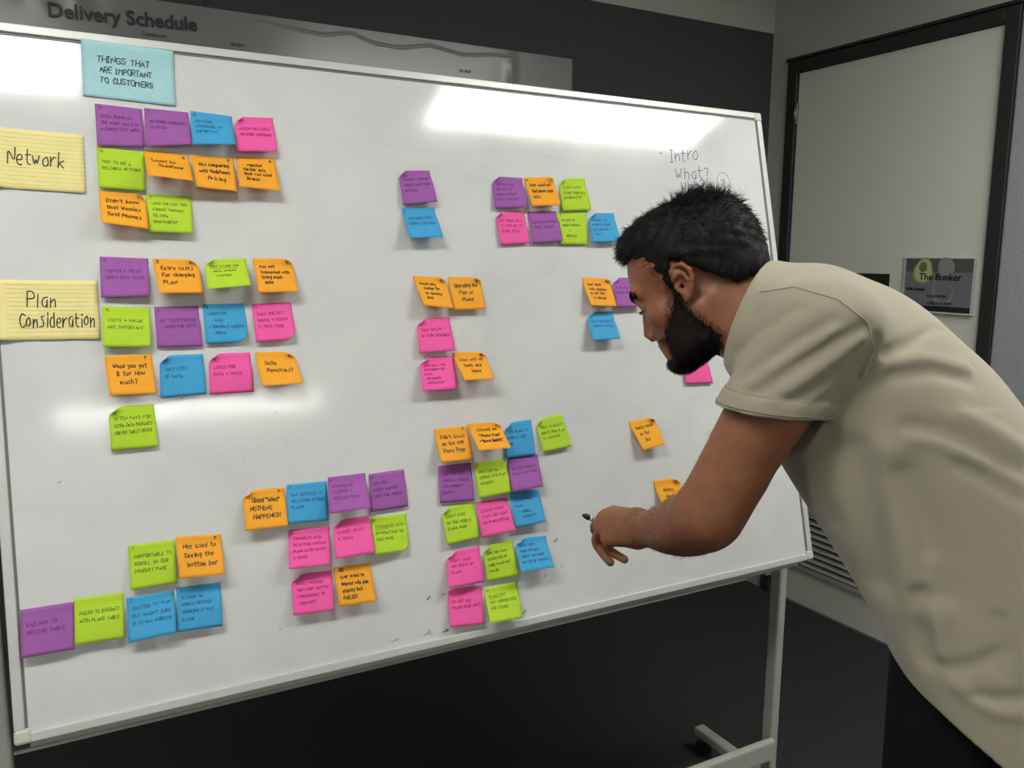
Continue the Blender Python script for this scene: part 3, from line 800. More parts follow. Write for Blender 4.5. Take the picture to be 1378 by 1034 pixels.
dtxt('wifi_line', 'C00p3rWifiN5', .0165, .038, -.072)
sg2 = door_sign('door_plate', 2.222, 2.40, 1.33, 1.523, 'small dark plate on the door, mostly hidden behind the back of the man', 'sign')
box('plate', (-.004, -.0005, -.089, .089, -.0965, .0965), M_['sheet_foot'], sg2, .001)

# ------------------------------------------------------------ signed-distance modelling for the man
class Sdf:
    def __init__(self): self.p = []
    def add(self, fn, lo, hi, k=.01, op='+'):
        self.p.append((fn, np.array(lo)-.05, np.array(hi)+.05, k, op)); return self
    def cone(self, a, b, r1, r2=None, k=.01, op='+', sq=None):
        a = np.array(a, float); b = np.array(b, float); r2 = r1 if r2 is None else r2; ba = b-a; L2 = ba@ba+1e-12
        def fn(P):
            pa = P-a; h = np.clip((pa@ba)/L2, 0, 1)
            d = pa-h[:, None]*ba
            return np.sqrt((d*d).sum(1)) - (r1+(r2-r1)*h)
        r = max(r1, r2); return self.add(fn, np.minimum(a, b)-r, np.maximum(a, b)+r, k, op)
    def chain(self, pts, rs, k=.006, op='+'):
        for i in range(len(pts)-1): self.cone(pts[i], pts[i+1], rs[i], rs[i+1], k, op)
        return self
    def limb(self, pts, rs, k=.01, n=5):
        """one smooth tapered limb through the points (no bulges at the joints)"""
        p = np.array(pts, float); r = np.array(rs, float)
        pe = np.vstack([2*p[0]-p[1], p, 2*p[-1]-p[-2]]); re_ = np.concatenate([[r[0]], r, [r[-1]]]); Q = []; R = []
        for i in range(1, len(pe)-2):
            for j in range(n):
                t = j/n; a, b, c, d = pe[i-1], pe[i], pe[i+1], pe[i+2]; cr = lambda a, b, c, d: .5*((2*b)+(-a+c)*t+(2*a-5*b+4*c-d)*t*t+(-a+3*b-3*c+d)*t**3)
                Q.append(cr(a, b, c, d)); R.append(cr(re_[i-1], re_[i], re_[i+1], re_[i+2]))
        Q.append(p[-1]); R.append(r[-1])
        def fn(P):
            D = np.full(len(P), 9.)
            for i in range(len(Q)-1):
                ba = Q[i+1]-Q[i]; pa = P-Q[i]; h = np.clip(pa@ba/(ba@ba+1e-12), 0, 1)
                D = np.minimum(D, np.sqrt(((pa-h[:, None]*ba)**2).sum(1))-(R[i]+(R[i+1]-R[i])*h))
            return D
        m = r.max()*1.1; return self.add(fn, p.min(0)-m, p.max(0)+m, k)
    def ell(self, c, r, k=.01, op='+', rot=None):
        c = np.array(c, float); r = np.array(r, float); Rm = np.eye(3) if rot is None else rot
        def fn(P):
            q = (P-c)@Rm; k0 = np.sqrt(((q/r)**2).sum(1)); k1 = np.sqrt(((q/r**2)**2).sum(1))+1e-9
            return k0*(k0-1)/k1
        m = r.max(); return self.add(fn, c-m, c+m, k, op)
    def __call__(self, P):
        lo, hi = P.min(0), P.max(0); d = np.full(len(P), .3)
        for fn, a, b, k, op in self.p:
            if (a > hi).any() or (b < lo).any(): continue
            e = fn(P)
            if op == '+':
                h = np.clip(.5+.5*(d-e)/k, 0, 1); d = d*(1-h)+e*h-k*h*(1-h)
            elif op == '-':
                e = -e; h = np.clip(.5-.5*(d-e)/k, 0, 1); d = d*(1-h)+e*h+k*h*(1-h)
            elif op == '&':
                h = np.clip(.5-.5*(d-e)/k, 0, 1); d = d*(1-h)+e*h+k*h*(1-h)
        return d
def mesh_sdf(f, X, Y, Z, B=8, smooth=0, margin=.004):
    """naive surface nets on a rectilinear grid, evaluated only in blocks near the surface"""
    def pad(a):
        n = (len(a)-1+B-1)//B*B+1
        return np.concatenate([a, a[-1]+(a[-1]-a[-2])*np.arange(1, n-len(a)+1)])
    X, Y, Z = pad(X), pad(Y), pad(Z); nx, ny, nz = (len(X)-1)//B, (len(Y)-1)//B, (len(Z)-1)//B
    cx, cy, cz = [.5*(a[0:-1:B]+a[B::B]) for a in (X, Y, Z)]
    hx, hy, hz = [.5*(a[B::B]-a[0:-1:B]) for a in (X, Y, Z)]
    I, J, K = [a.ravel() for a in np.meshgrid(np.arange(nx), np.arange(ny), np.arange(nz), indexing='ij')]
    hd = np.sqrt(hx[I]**2+hy[J]**2+hz[K]**2)
    cen = np.stack([cx[I], cy[J], cz[K]], 1); d = np.empty(len(cen))
    for s in range(0, len(cen), 4000): d[s:s+4000] = f(cen[s:s+4000])
    act = np.abs(d) < hd*1.25+margin
    I, J, K = I[act], J[act], K[act]; nb = len(I)
    o = np.arange(B+1)
    V = np.empty((nb, B+1, B+1, B+1), np.float32)
    for s in range(0, nb, 12):
        i, j, k = I[s:s+12], J[s:s+12], K[s:s+12]
        gx = X[i[:, None]*B+o]; gy = Y[j[:, None]*B+o]; gz = Z[k[:, None]*B+o]; m = len(i)
        P = np.stack(np.broadcast_arrays(gx[:, :, None, None], gy[:, None, :, None], gz[:, None, None, :]), -1).reshape(-1, 3)
        V[s:s+12] = f(P).reshape(m, B+1, B+1, B+1)
    S = V < 0
    cnt = sum(S[:, a:a+B, b:b+B, c:c+B].astype(np.int8) for a in (0, 1) for b in (0, 1) for c in (0, 1))
    q = np.argwhere((cnt > 0) & (cnt < 8)); bi, a, b, c = q.T
    NY, NZ = ny*B+2, nz*B+2
    gi, gj, gk = I[bi]*B+a, J[bi]*B+b, K[bi]*B+c
    key = (gi.astype(np.int64)*NY+gj)*NZ+gk
    acc = np.zeros((len(q), 3)); num = np.zeros(len(q))
    cs = [(x, y, z) for x in (0, 1) for y in (0, 1) for z in (0, 1)]
    vals = {t: V[bi, a+t[0], b+t[1], c+t[2]].astype(float) for t in cs}
    for p in cs:
        for ax in range(3):
            if p[ax]: continue
            r = list(p); r[ax] = 1; r = tuple(r)
            va, vb = vals[p], vals[r]; m = (va < 0) != (vb < 0)
            t = np.where(m, va/np.where(va == vb, 1, va-vb), 0)
            for d_ in range(3): acc[m, d_] += (p[d_]+(t[m] if d_ == ax else 0))
            num[m] += 1
    acc /= num[:, None]
    VX = X[gi]+acc[:, 0]*(X[gi+1]-X[gi]); VY = Y[gj]+acc[:, 1]*(Y[gj+1]-Y[gj]); VZ = Z[gk]+acc[:, 2]*(Z[gk+1]-Z[gk])
    order = np.argsort(key); ks = key[order]
    def look(k):
        p = np.searchsorted(ks, k); p = np.minimum(p, len(ks)-1); return np.where(ks[p] == k, order[p], -1)
    st = (NY*NZ, NZ, 1); F = []
    for ax in range(3):
        r = [0, 0, 0]; r[ax] = 1
        va = vals[(0, 0, 0)]; vb = vals[tuple(r)]; m = (va < 0) != (vb < 0)
        kk = key[m]; o1, o2 = [st[x] for x in range(3) if x != ax]
        q4 = np.stack([look(kk-o1-o2), look(kk-o2), look(kk), look(kk-o1)], 1); flip = (va[m] < 0)
        if ax == 1: flip = ~flip
        q4[~flip] = q4[~flip][:, ::-1]
        F.append(q4[(q4 >= 0).all(1)])
    Vv = np.stack([VX, VY, VZ], 1); F = np.concatenate(F)
    if smooth:
        E = np.concatenate([F[:, [0, 1]], F[:, [1, 2]], F[:, [2, 3]], F[:, [3, 0]]])
        for _ in range(smooth):
            A = np.zeros_like(Vv); n = np.zeros(len(Vv))
            for d_ in range(3): A[:, d_] = np.bincount(E[:, 0], Vv[E[:, 1], d_], len(Vv))+np.bincount(E[:, 1], Vv[E[:, 0], d_], len(Vv))
            n = np.bincount(E[:, 0], minlength=len(Vv))+np.bincount(E[:, 1], minlength=len(Vv))
            Vv = np.where(n[:, None] > 0, .4*Vv+.6*A/np.maximum(n, 1)[:, None], Vv)
    return Vv, F
def grad(f, P, e=.0012):
    g = np.stack([f(P+np.eye(3)[i]*e)-f(P-np.eye(3)[i]*e) for i in range(3)], 1)
    return g/(np.linalg.norm(g, axis=1, keepdims=True)+1e-9)

# ---- the man, in his own frame: x forward, y to his left, z up (z = 0 is DZ above the floor)
DZ = HC-1.3746; BYAW = .62
man = empty('person', (.906, 1.028, 0), (0, 0, 0)); man.rotation_euler = (0, 0, math.pi/2+BYAW)
tag(man, 'bearded man in a beige t-shirt leaning towards the whiteboard with a pen', 'person')
HO = np.array([0, 0, 1.324]); hp = .47
HR = np.array([[math.cos(hp), 0, -math.sin(hp)], [0, 1, 0], [math.sin(hp), 0, math.cos(hp)]])   # rows: head x, y, z axes
def H(x, y, z): return HO + np.array([x, y, z])@HR
def Hpts(*ps): return [H(*p) for p in ps]
Hrot = HR.T
skin = Sdf()
def hell(c, r, k=.01, op='+', tilt=0):
    Rt = Hrot
    if tilt: ct, s_ = math.cos(tilt), math.sin(tilt); Rt = Hrot@np.array([[ct, 0, s_], [0, 1, 0], [-s_, 0, ct]])
    skin.ell(H(*c), r, k, op, Rt)
# skull and face
hell((-.012, 0, .060), (.095, .073, .078)); hell((.030, 0, .052), (.066, .061, .062), .02)
hell((.046, 0, -.028), (.046, .053, .072), .03)
for s in (-1, 1):
    hell((.060, s*.043, -.010), (.020, .016, .016), .022)
    skin.cone(H(.083, s*.040, .034), H(.0895, s*.004, .033), .0085, .0105, .02)
    skin.cone(H(.004, s*.056, -.008), H(.006, s*.050, -.070), .014, .014, .02)
    skin.cone(H(.006, s*.050, -.070), H(.066, s*.016, -.084), .014, .014, .022)
    hell((.1035, s*.031, .012), (.013, .013, .0080), .012, '-')
    hell((.0775, s*.0305, .011), (.0125, .0135, .0115), .004)
    skin.cone(H(.0905, s*.019, .0095), H(.0875, s*.043, .0085), .0013, .0010, .0018, '-')
skin.cone(H(.056, 0, -.074), H(.073, 0, -.085), .022, .0155, .02)
hell((.036, 0, -.070), (.044, .042, .020), .02)
hell((.070, 0, -.056), (.0245, .025, .022), .016)
# nose
skin.cone(H(.0905, 0, .014), H(.104, 0, -.029), .0062, .0088, .010)
for s in (-1, 1): skin.cone(H(.0815, s*.006, .012), H(.0890, s*.010, -.030), .0080, .0085, .012)
for s in (-1, 1): hell((.0955, s*.0125, -.0355), (.0095, .0065, .0075), .005)
hell((.1015, 0, -.040), (.006, .006, .004), .005)
for s in (-1, 1): hell((.099, s*.0065, -.0445), (.0055, .0028, .0028), .003, '-')
# lips
skin.chain(Hpts((.078, -.022, -.066), (.0885, 0, -.0610), (.078, .022, -.066)), (.003, .0056, .003), .005)
skin.chain(Hpts((.078, -.019, -.069), (.0865, 0, -.0735), (.078, .019, -.069)), (.003, .0058, .003), .005)
skin.chain(Hpts((.082, -.022, -.0672), (.0955, 0, -.0668), (.082, .022, -.0672)), (.0012, .0014, .0012), .002, '-')
# ears
for s in (-1, 1):
    hell((.001, s*.070, .014), (.014, .010, .022), .008)
    ct = .35
    Re = Hrot@np.array([[math.cos(s*ct), math.sin(s*ct), 0], [-math.sin(s*ct), math.cos(s*ct), 0], [0, 0, 1]]).T
    skin.ell(H(-.003, s*.0775, .017), (.0175, .0035, .0255), .003, '+', Re)
    skin.chain(Hpts((.004, s*.072, .016), (.013, s*.074, .026), (.010, s*.0775, .038), (.000, s*.081, .0435), (-.012, s*.085, .040), (-.0195, s*.087, .028), (-.0185, s*.0865, .014), (-.011, s*.083, .002), (-.002, s*.0785, -.007)),
        (.0028, .0032, .0034, .0034, .0036, .0036, .0034, .0034, .0045), .0025)
    skin.chain(Hpts((.002, s*.080, .033), (-.008, s*.0835, .026), (-.0105, s*.084, .016), (-.005, s*.0815, .004)), (.0024, .003, .003, .0026), .003)
    hell((.004, s*.0765, -.0075), (.0065, .0045, .0070), .004)
    hell((.0035, s*.083, .015), (.0085, .0085, .0115), .004, '-'); skin.cone(H(.005, s*.080, .012), H(.005, s*.062, .010), .0035, .003, .003, '-')
    skin.cone(H(.0135, s*.0735, .016), H(.0125, s*.0750, .008), .0038, .0042, .004)
# neck, hidden torso, legs
nk = H(-.030, 0, -.030)
skin.cone(nk, (-.085, 0, 1.272), .060, .064, .02)
skin.cone(H(-.060, 0, .0), (-.110, 0, 1.285), .040, .050, .03)
skin.cone(H(-.01, .052, -.035), (-.075, .035, 1.225), .017, .016, .02)
skin.cone((-.13, .04, 1.27), (-.205, .140, 1.275), .042, .048, .03); skin.cone((-.13, -.04, 1.27), (-.205, -.140, 1.275), .042, .048, .03)
skin.cone((-.10, 0, 1.265), (-.27, 0, 1.11), .058, .095, .03); skin.cone((-.27, 0, 1.11), (-.42, 0, .88), .095, .105, .03)
for s in (-1, 1):
    skin.cone((-.41, s*.072, .83), (-.39, s*.088, .34), .070, .050, .02); skin.cone((-.39, s*.088, .34), (-.43, s*.10, -.11), .050, .040, .02)
    skin.cone((-.43, s*.10, -.13), (-.32, s*.115, -.165), .034, .028, .02)
# near arm
SH, EL, WR = (-.200, .152, 1.278), (-.068, .170, 1.016), (.090, -.022, .9075)
def lp(a, b, t): return tuple(np.array(a)*(1-t)+np.array(b)*t)
def off(p, *d): return tuple(np.array(p)+np.array(d))
skin.limb([SH, off(lp(SH, EL, .30), .004, 0, 0), off(lp(SH, EL, .62), .005, 0, 0), EL], (.056, .0565, .0515, .0440), .02)
skin.limb([lp(SH, EL, .80), off(EL, .004, 0, -.004), off(lp(EL, WR, .22), 0, 0, -.010), off(lp(EL, WR, .50), 0, 0, -.009), off(lp(EL, WR, .78), 0, 0, -.004), WR], (.036, .0435, .0485, .0425, .0320, .0275), .03)
# far arm, bent with the hand on the far thigh
S2, E2, W2 = (-.205, -.150, 1.270), (-.37, -.235, 1.03), (-.40, -.215, .80)
skin.cone(S2, E2, .050, .040, .02); skin.cone(E2, W2, .042, .025, .02)
skin.cone(W2, (-.395, -.205, .73), .026, .032, .01)
for i, (dx, L) in enumerate(((.030, .072), (.010, .082), (-.010, .076), (-.028, .060))):
    a = np.array((-.395+dx, -.205, .715)); b = a+(0.004, .004, -L*.55); c = b+(.004, .006, -L*.45)
    skin.chain([tuple(np.array((-.395+dx*.6, -.205, .745))), tuple(a), tuple(b), tuple(c)], (.011, .0095, .0085, .0072), .004)
skin.chain([(-.385, -.205, .77), (-.355, -.195, .735), (-.350, -.185, .70)], (.013, .0105, .008), .006)
# near hand: palm slabs, knuckles, five fingers
PA, PB = (.0985, -.0300, .9185), (.0970, -.0245, .8985)
MI, MM, MR, MP = (.1647, -.1040, .9030), (.1750, -.0890, .8985), (.1735, -.0670, .8860), (.1540, -.0430, .8760)
skin.cone(lp(EL, WR, .90), PA, .0235, .019, .012); skin.cone(lp(EL, WR, .90), PB, .023, .019, .012)
for a_, b_, r1, r2 in ((PA, MI, .0165, .0120), (PA, MM, .0170, .0125), (PB, MR, .0165, .0122), (PB, MP, .0160, .0115), ((.098, -.027, .908), lp(MM, MR, .5), .019, .0135)): skin.cone(a_, b_, r1+.004, r2+.0035, .014)
for q in (MI, MM, MR, MP): skin.ell(q, (.0135, .0135, .0135), .006)
FG = {'index': (MI, (.1920, -.1190, .8880), (.1985, -.1300, .8740), (.1930, -.1400, .8650)),
      'middle': (MM, (.2013, -.1017, .8740), (.1985, -.1176, .8540), (.1880, -.1340, .8590)),
      'ring': (MR, (.1923, -.0861, .8526), (.1792, -.0834, .8326), (.1610, -.0750, .8200)),
      'pinky': (MP, (.1600, -.0570, .8515), (.1475, -.0575, .8440), (.1270, -.0520, .8385))}
for nme, pts in FG.items():
    rr = (.0116, .0104, .0090, .0080) if nme != 'pinky' else (.0106, .0092, .0082, .0074)
    skin.limb(pts, rr, .0035, 3)
skin.chain(((.118, -.060, .905), (.164, -.1200, .8850), (.1941, -.1440, .8760), (.2085, -.1430, .8700)), (.017, .0112, .0095, .0078), .006)
# nails
gx = np.concatenate([np.arange(-.66, -.15, .0042), np.arange(-.15, .245, .0020)])
gy = np.concatenate([np.arange(-.30, -.16, .0042), np.arange(-.16, .0, .0021), np.arange(.0, .262, .0024)])
gz = np.concatenate([np.arange(-.215, .80, .0060), np.arange(.80, 1.50, .0020)])
M_['skin'] = mat('tanned skin', (143, 94, 68), rough=.5, spec=.35, sss=.12, noise=(45, .09, 5), bump=(900, .14, .0006))
def up(V): V = V.copy(); V[:, 2] += DZ; return V
Vb, Fb = mesh_sdf(skin, gx, gy, gz, smooth=1)
body = from_np('body', up(Vb), Fb, M_['skin'], man)

# ---- t-shirt
TA = np.array([.27, 0, .42])/math.hypot(.27, .42); TN = np.array([-TA[2], 0, TA[0]]); TP = np.array([-.42, 0, .86])
TS = np.array([-.34, -.20, -.10, 0, .1, .2, .3, .4, .48, .54, .60, .66])
TB = np.array([.12, .140, .158, .185, .20, .205, .195, .170, .138, .085, .012, -.03])
TF = np.array([-.115, -.118, -.117, -.114, -.108, -.113, -.120, -.122, -.119, -.112, -.105, -.10])
TW = np.array([.215, .208, .200, .187, .172, .168, .172, .180, .183, .160, .105, .06])
ss = np.linspace(-.34, .66, 201)
def sm(y):
    v = np.interp(ss, TS, y); ker = np.hanning(27); ker /= ker.sum(); return np.convolve(np.pad(v, 13, 'edge'), ker, 'valid')
TBs, TFs, TWs = sm(TB), sm(TF), sm(TW)
def torso(P):
    q = P-TP; s = q@TA; n = q@TN; y = q[:, 1]
    b = np.interp(s, ss, TBs); f = np.interp(s, ss, TFs); w_ = np.interp(s, ss, TWs)
    c = (b+f)/2; a = (b-f)/2; e = np.interp(s, [-.1, .12, .35], [3.8, 3.2, 2.35])
    r = (np.abs((n-c)/a)**e + np.abs(y/w_)**e + 1e-12)**(1/e)
    return np.maximum((r-1)*np.minimum(a, w_)*.92, s-.655)
AX = np.array(EL)-np.array(SH); AX /= np.linalg.norm(AX)
SC = np.array([-.200, .158, 1.280])
AC = np.array([.06, 0, -.998])
SL = .112                                      # sleeve length from the shoulder centre
def folds(P):
    """broad tension folds of the jersey"""
    q = P-np.array([-.23, .18, 1.20])
    m1 = np.exp(-((P-np.array([-.16, .20, 1.22]))**2).sum(1)/.010)
    d = .0*m1*np.sin((P[:, 0]*.62+P[:, 2]*.78)*210+P[:, 1]*30)
    m2 = np.exp(-((P-np.array([-.34, .17, 1.08]))**2).sum(1)/.012)
    d += .0006*m2*np.sin((P[:, 0]*.35+P[:, 2]*.94)*120+P[:, 0]*20)
    m3 = np.exp(-((P[:, 2]-.86)/.10)**2)
    d += .0016*m3*np.sin(P[:, 0]*62+P[:, 1]*48+P[:, 2]*18)+.0004*m3*np.sin(P[:, 0]*110-P[:, 1]*90+P[:, 2]*60)
    d += .0014*np.sin(P[:, 0]*31+1)*np.sin(P[:, 2]*36+P[:, 1]*22)
    return d*np.where((P-SC)@AC > SL-.03, np.where(P[:, 1] > .07, .15, 1), 1)
STROKES = [([(-0.1243, 0.2315, 1.1958), (-0.171, 0.2347, 1.2315), (-0.2295, 0.2288, 1.2764), (-0.2573, 0.2095, 1.29)], 0.01, 0.006),
([(-0.1097, 0.21, 1.2194), (-0.1687, 0.2309, 1.2641), (-0.2195, 0.2291, 1.299)], 0.009, 0.005),
([(-0.1716, 0.2356, 1.1896), (-0.215, 0.2224, 1.2187), (-0.2548, 0.2095, 1.2621)], 0.009, 0.0055),
([(-0.0925, 0.1509, 1.2443), (-0.1464, 0.2134, 1.2922), (-0.1785, 0.2227, 1.3128)], 0.008, 0.0035),
([(-0.1961, 0.2245, 1.1803), (-0.2276, 0.2055, 1.205), (-0.249, 0.206, 1.2426)], 0.009, 0.005),
([(-0.2123, 0.1743, 1.1574), (-0.2398, 0.1968, 1.2123), (-0.2705, 0.1905, 1.2705)], 0.012, 0.007),
([(-0.1244, 0.2253, 1.2096), (-0.1699, 0.2329, 1.2483), (-0.2245, 0.2299, 1.2882)], 0.008, -0.0035),
([(-0.1723, 0.2355, 1.2107), (-0.2158, 0.2286, 1.245), (-0.254, 0.2136, 1.2781)], 0.008, -0.0035),
([(-0.2763, 0.1716, 1.2376), (-0.3228, 0.1424, 1.2477), (-0.3762, 0.1003, 1.2357)], 0.011, -0.004),
([(-0.2793, 0.1697, 1.2567), (-0.3083, 0.1373, 1.2676), (-0.3401, 0.0663, 1.2851)], 0.008, 0.004),
([(-0.2942, 0.1649, 1.2283), (-0.3366, 0.1416, 1.2351), (-0.3765, 0.1183, 1.2214)], 0.011, 0.0045),
([(-0.3159, 0.171, 1.1656), (-0.3544, 0.1635, 1.1612), (-0.3976, 0.1547, 1.142), (-0.4424, 0.1438, 1.117)], 0.01, 0.0055),
([(-0.3196, 0.1711, 1.1496), (-0.3599, 0.1652, 1.143), (-0.3987, 0.1593, 1.125)], 0.01, -0.004),
([(-0.3743, 0.1657, 1.1178), (-0.4127, 0.1611, 1.1004), (-0.4467, 0.1552, 1.0824)], 0.01, 0.0045),
([(-0.2528, 0.1717, 1.123), (-0.2732, 0.1653, 1.0535), (-0.2861, 0.1594, 0.9923), (-0.2906, 0.1518, 0.9489)], 0.024, 0.01),
([(-0.2926, 0.1723, 1.1275), (-0.3067, 0.1682, 1.0489), (-0.3298, 0.1678, 0.9718), (-0.3463, 0.1695, 0.9246)], 0.026, -0.009),
([(-0.312, 0.1706, 1.0998), (-0.3433, 0.169, 1.0246), (-0.3635, 0.1719, 0.9491)], 0.02, 0.008),
([(-0.3431, 0.169, 0.9442), (-0.3478, 0.1695, 0.9044), (-0.3579, 0.172, 0.8614)], 0.014, 0.009),
([(-0.3547, 0.17, 0.9869), (-0.3656, 0.1735, 0.9199), (-0.3693, 0.1763, 0.871)], 0.012, -0.005),
([(-0.3856, 0.1814, 0.8567), (-0.4096, 0.1851, 0.8689), (-0.4364, 0.185, 0.8898)], 0.009, 0.005),
([(-0.4334, 0.1798, 0.9311), (-0.4412, 0.184, 0.9003), (-0.4377, 0.1875, 0.8715)], 0.01, 0.004),
([(-0.4166, 0.1895, 0.8295), (-0.4408, 0.1919, 0.8308), (-0.4662, 0.1923, 0.8413)], 0.008, 0.006),
([(-0.3955, 0.1848, 0.8352), (-0.4378, 0.1931, 0.8167), (-0.4676, 0.1951, 0.8214)], 0.01, -0.004),
([(-0.3784, 0.1482, 1.1799), (-0.4134, 0.1373, 1.1621), (-0.4416, 0.1277, 1.144)], 0.012, -0.004),
([(-0.2153, 0.1672, 1.1281), (-0.2074, 0.1422, 1.0594), (-0.2267, 0.1359, 1.0179)], 0.016, 0.004)]
_hx = np.linspace(-.65, -.25, 81); _hz = np.interp(_hx, [-.65, -.55, -.48, -.43, -.38, -.34, -.315, -.29], [.680, .695, .727, .758, .788, .812, .840, .870])
_hz = np.convolve(np.pad(_hz, 5, 'edge'), np.hanning(13)[1:-1]/np.hanning(13).sum(), 'valid')
HEMX, HEMZ = _hx, _hz
shirt = Sdf()
shirt.add(torso, (-.75, -.25, .5), (.05, .25, 1.5), .01)
shirt.cone((-.175, .06, 1.300), SC, .060, .072, .03); shirt.cone((-.175, -.06, 1.300), (-.205, -.155, 1.275), .060, .068, .03)
shirt.cone(SC, SC+AX*.20, .0755, .0655, .022)
A2 = np.array(E2)-np.array(S2); A2 /= np.linalg.norm(A2)
shirt.cone(np.array(S2), np.array(S2)+A2*.15, .068, .056, .02)
BIG = ((-2, -2, -2), (2, 2, 2))
def cuffplane(P): return np.where(((P-SC)@AX > .03) & (P[:, 1] > .05) & (np.linalg.norm((P-SC)-((P-SC)@AX)[:, None]*AX, axis=1) < .095) & (((P-SC)@AX) > SL-.02), (P-SC)@AX-SL, -.2)
def sleeve_solid(grow):
    a = SC; b = SC+AX*.20
    return lambda P: (lambda h, pa: np.linalg.norm(pa-h[:, None]*(b-a), axis=1)-(.0755-.010*h)-grow)(np.clip(((P-a)@(b-a))/((b-a)@(b-a)), 0, 1), P-a)
def shirt_f(P):
    P = np.asarray(P)
    def smin(a, b, k): h = np.clip(.5+.5*(a-b)/k, 0, 1); return a*(1-h)+b*h-k*h*(1-h)
    def cone(a, b, r1, r2):
        a = np.array(a, float); b = np.array(b, float); ba = b-a; pa = P-a; h = np.clip(pa@ba/(ba@ba), 0, 1)
        return np.linalg.norm(pa-h[:, None]*ba, axis=1)-(r1+(r2-r1)*h)
    dsp = folds(P)
    for (pts, r, dep) in STROKES:
        lo = np.min(pts, 0)-r*3; hi = np.max(pts, 0)+r*3
        mk = ((P > lo) & (P < hi)).all(1)
        if not mk.any(): continue
        Q = P[mk]; dd = np.full(len(Q), 9.)
        for a, b in zip(pts[:-1], pts[1:]):
            a = np.array(a); b = np.array(b); ba = b-a; pa = Q-a; h = np.clip(pa@ba/(ba@ba+1e-9), 0, 1)
            dd = np.minimum(dd, np.linalg.norm(pa-h[:, None]*ba, axis=1))
        dsp[mk] += dep*np.exp(-(dd/r)**2)
    dt = torso(P)
    yoke = smin(cone((-.175, .05, 1.300), SC, .058, .070), cone((-.175, -.05, 1.300), (-.205, -.155, 1.275), .058, .068), .02)
    hem = (P[:, 2]-np.interp(P[:, 0], HEMX, HEMZ)+.03*(1-np.clip(np.abs(P[:, 1])/.17, 0, 1)))*.85
    dfull = dt+dsp
    t = np.maximum(dfull, -hem)
    t = smin(t, yoke+dsp, .035)
    u = (P-SC)@AC
    sl = cone(SC, SC+AX*.20, .0745, .0675)+dsp*np.clip((SL-.012-u)/.02, .15, 1)
    sl = sl - .0022*np.clip((u-(SL-.026))/.002, 0, 1)                 # turned cuff
    sl = np.maximum(sl, u-SL)
    k2 = cone(np.array(S2), np.array(S2)+A2*.15, .068, .056)+dsp; k2 = np.maximum(k2, (P-np.array(S2))@A2-.13)
    d = smin(smin(t, sl, .016), k2, .016)
    # collar opening and hollow hems
    nb_ = np.array([.95, 0, .32]); col = P@nb_-.334
    d = np.where(P[:, 2] > 1.12, np.maximum(d, col), d)
    neck = cone(tuple(H(-.01, 0, .02)), (-.105, 0, 1.258), .069, .069)
    neck = np.maximum(neck, -(col+.030))
    d = np.maximum(d, -np.where(P[:, 2] > 1.05, neck, .2))
    arm = cone(SC, SC+AX*.3, .0675, .0580); d = np.maximum(d, -np.maximum(arm, -(u-(SL-.014))))
    d = np.maximum(d, -np.maximum(dfull+.007, hem-.020))
    return d
SX = np.arange(-.68, .02, .0030); SY = np.arange(-.25, .27, .0030); SZ = np.arange(.60, 1.42, .0030)
M_['shirt'] = mat('beige jersey', (160, 154, 135), rough=.92, spec=.12, sheen=.25, noise=(330, .02, 3), bump=(1300, .08, .0004))
Vs, Fs = mesh_sdf(shirt_f, SX, SY, SZ, smooth=2, margin=.012)
tee = from_np('t_shirt', up(Vs), Fs, M_['shirt'], man)
# ribbed collar band
def ring(c, n, a, b, r, name, m, parent, tilt=0):
    n = np.array(n)/np.linalg.norm(n); e1 = np.array([0, 1, 0.]); e2 = np.cross(n, e1)
    bm = bmesh.new(); N = 64; prev = None; rings = []
    for k in range(N):
        t_ = 2*math.pi*k/N; p = c+e1*a*math.cos(t_)+e2*b*math.sin(t_); out = (e1*math.cos(t_)/a+e2*math.sin(t_)/b); out /= np.linalg.norm(out)
        rings.append([bm.verts.new(tuple(p+out*r*.45*math.cos(q)+n*r*1.5*math.sin(q)+np.array([0, 0, DZ]))) for q in np.linspace(0, 2*math.pi, 9)[:-1]])
    for k in range(N):
        for q in range(8):
            bm.faces.new((rings[k][q], rings[(k+1) % N][q], rings[(k+1) % N][(q+1) % 8], rings[k][(q+1) % 8])).smooth = True
    bmesh.ops.recalc_face_normals(bm, faces=bm.faces)
    return from_bm(name, bm, m, parent)
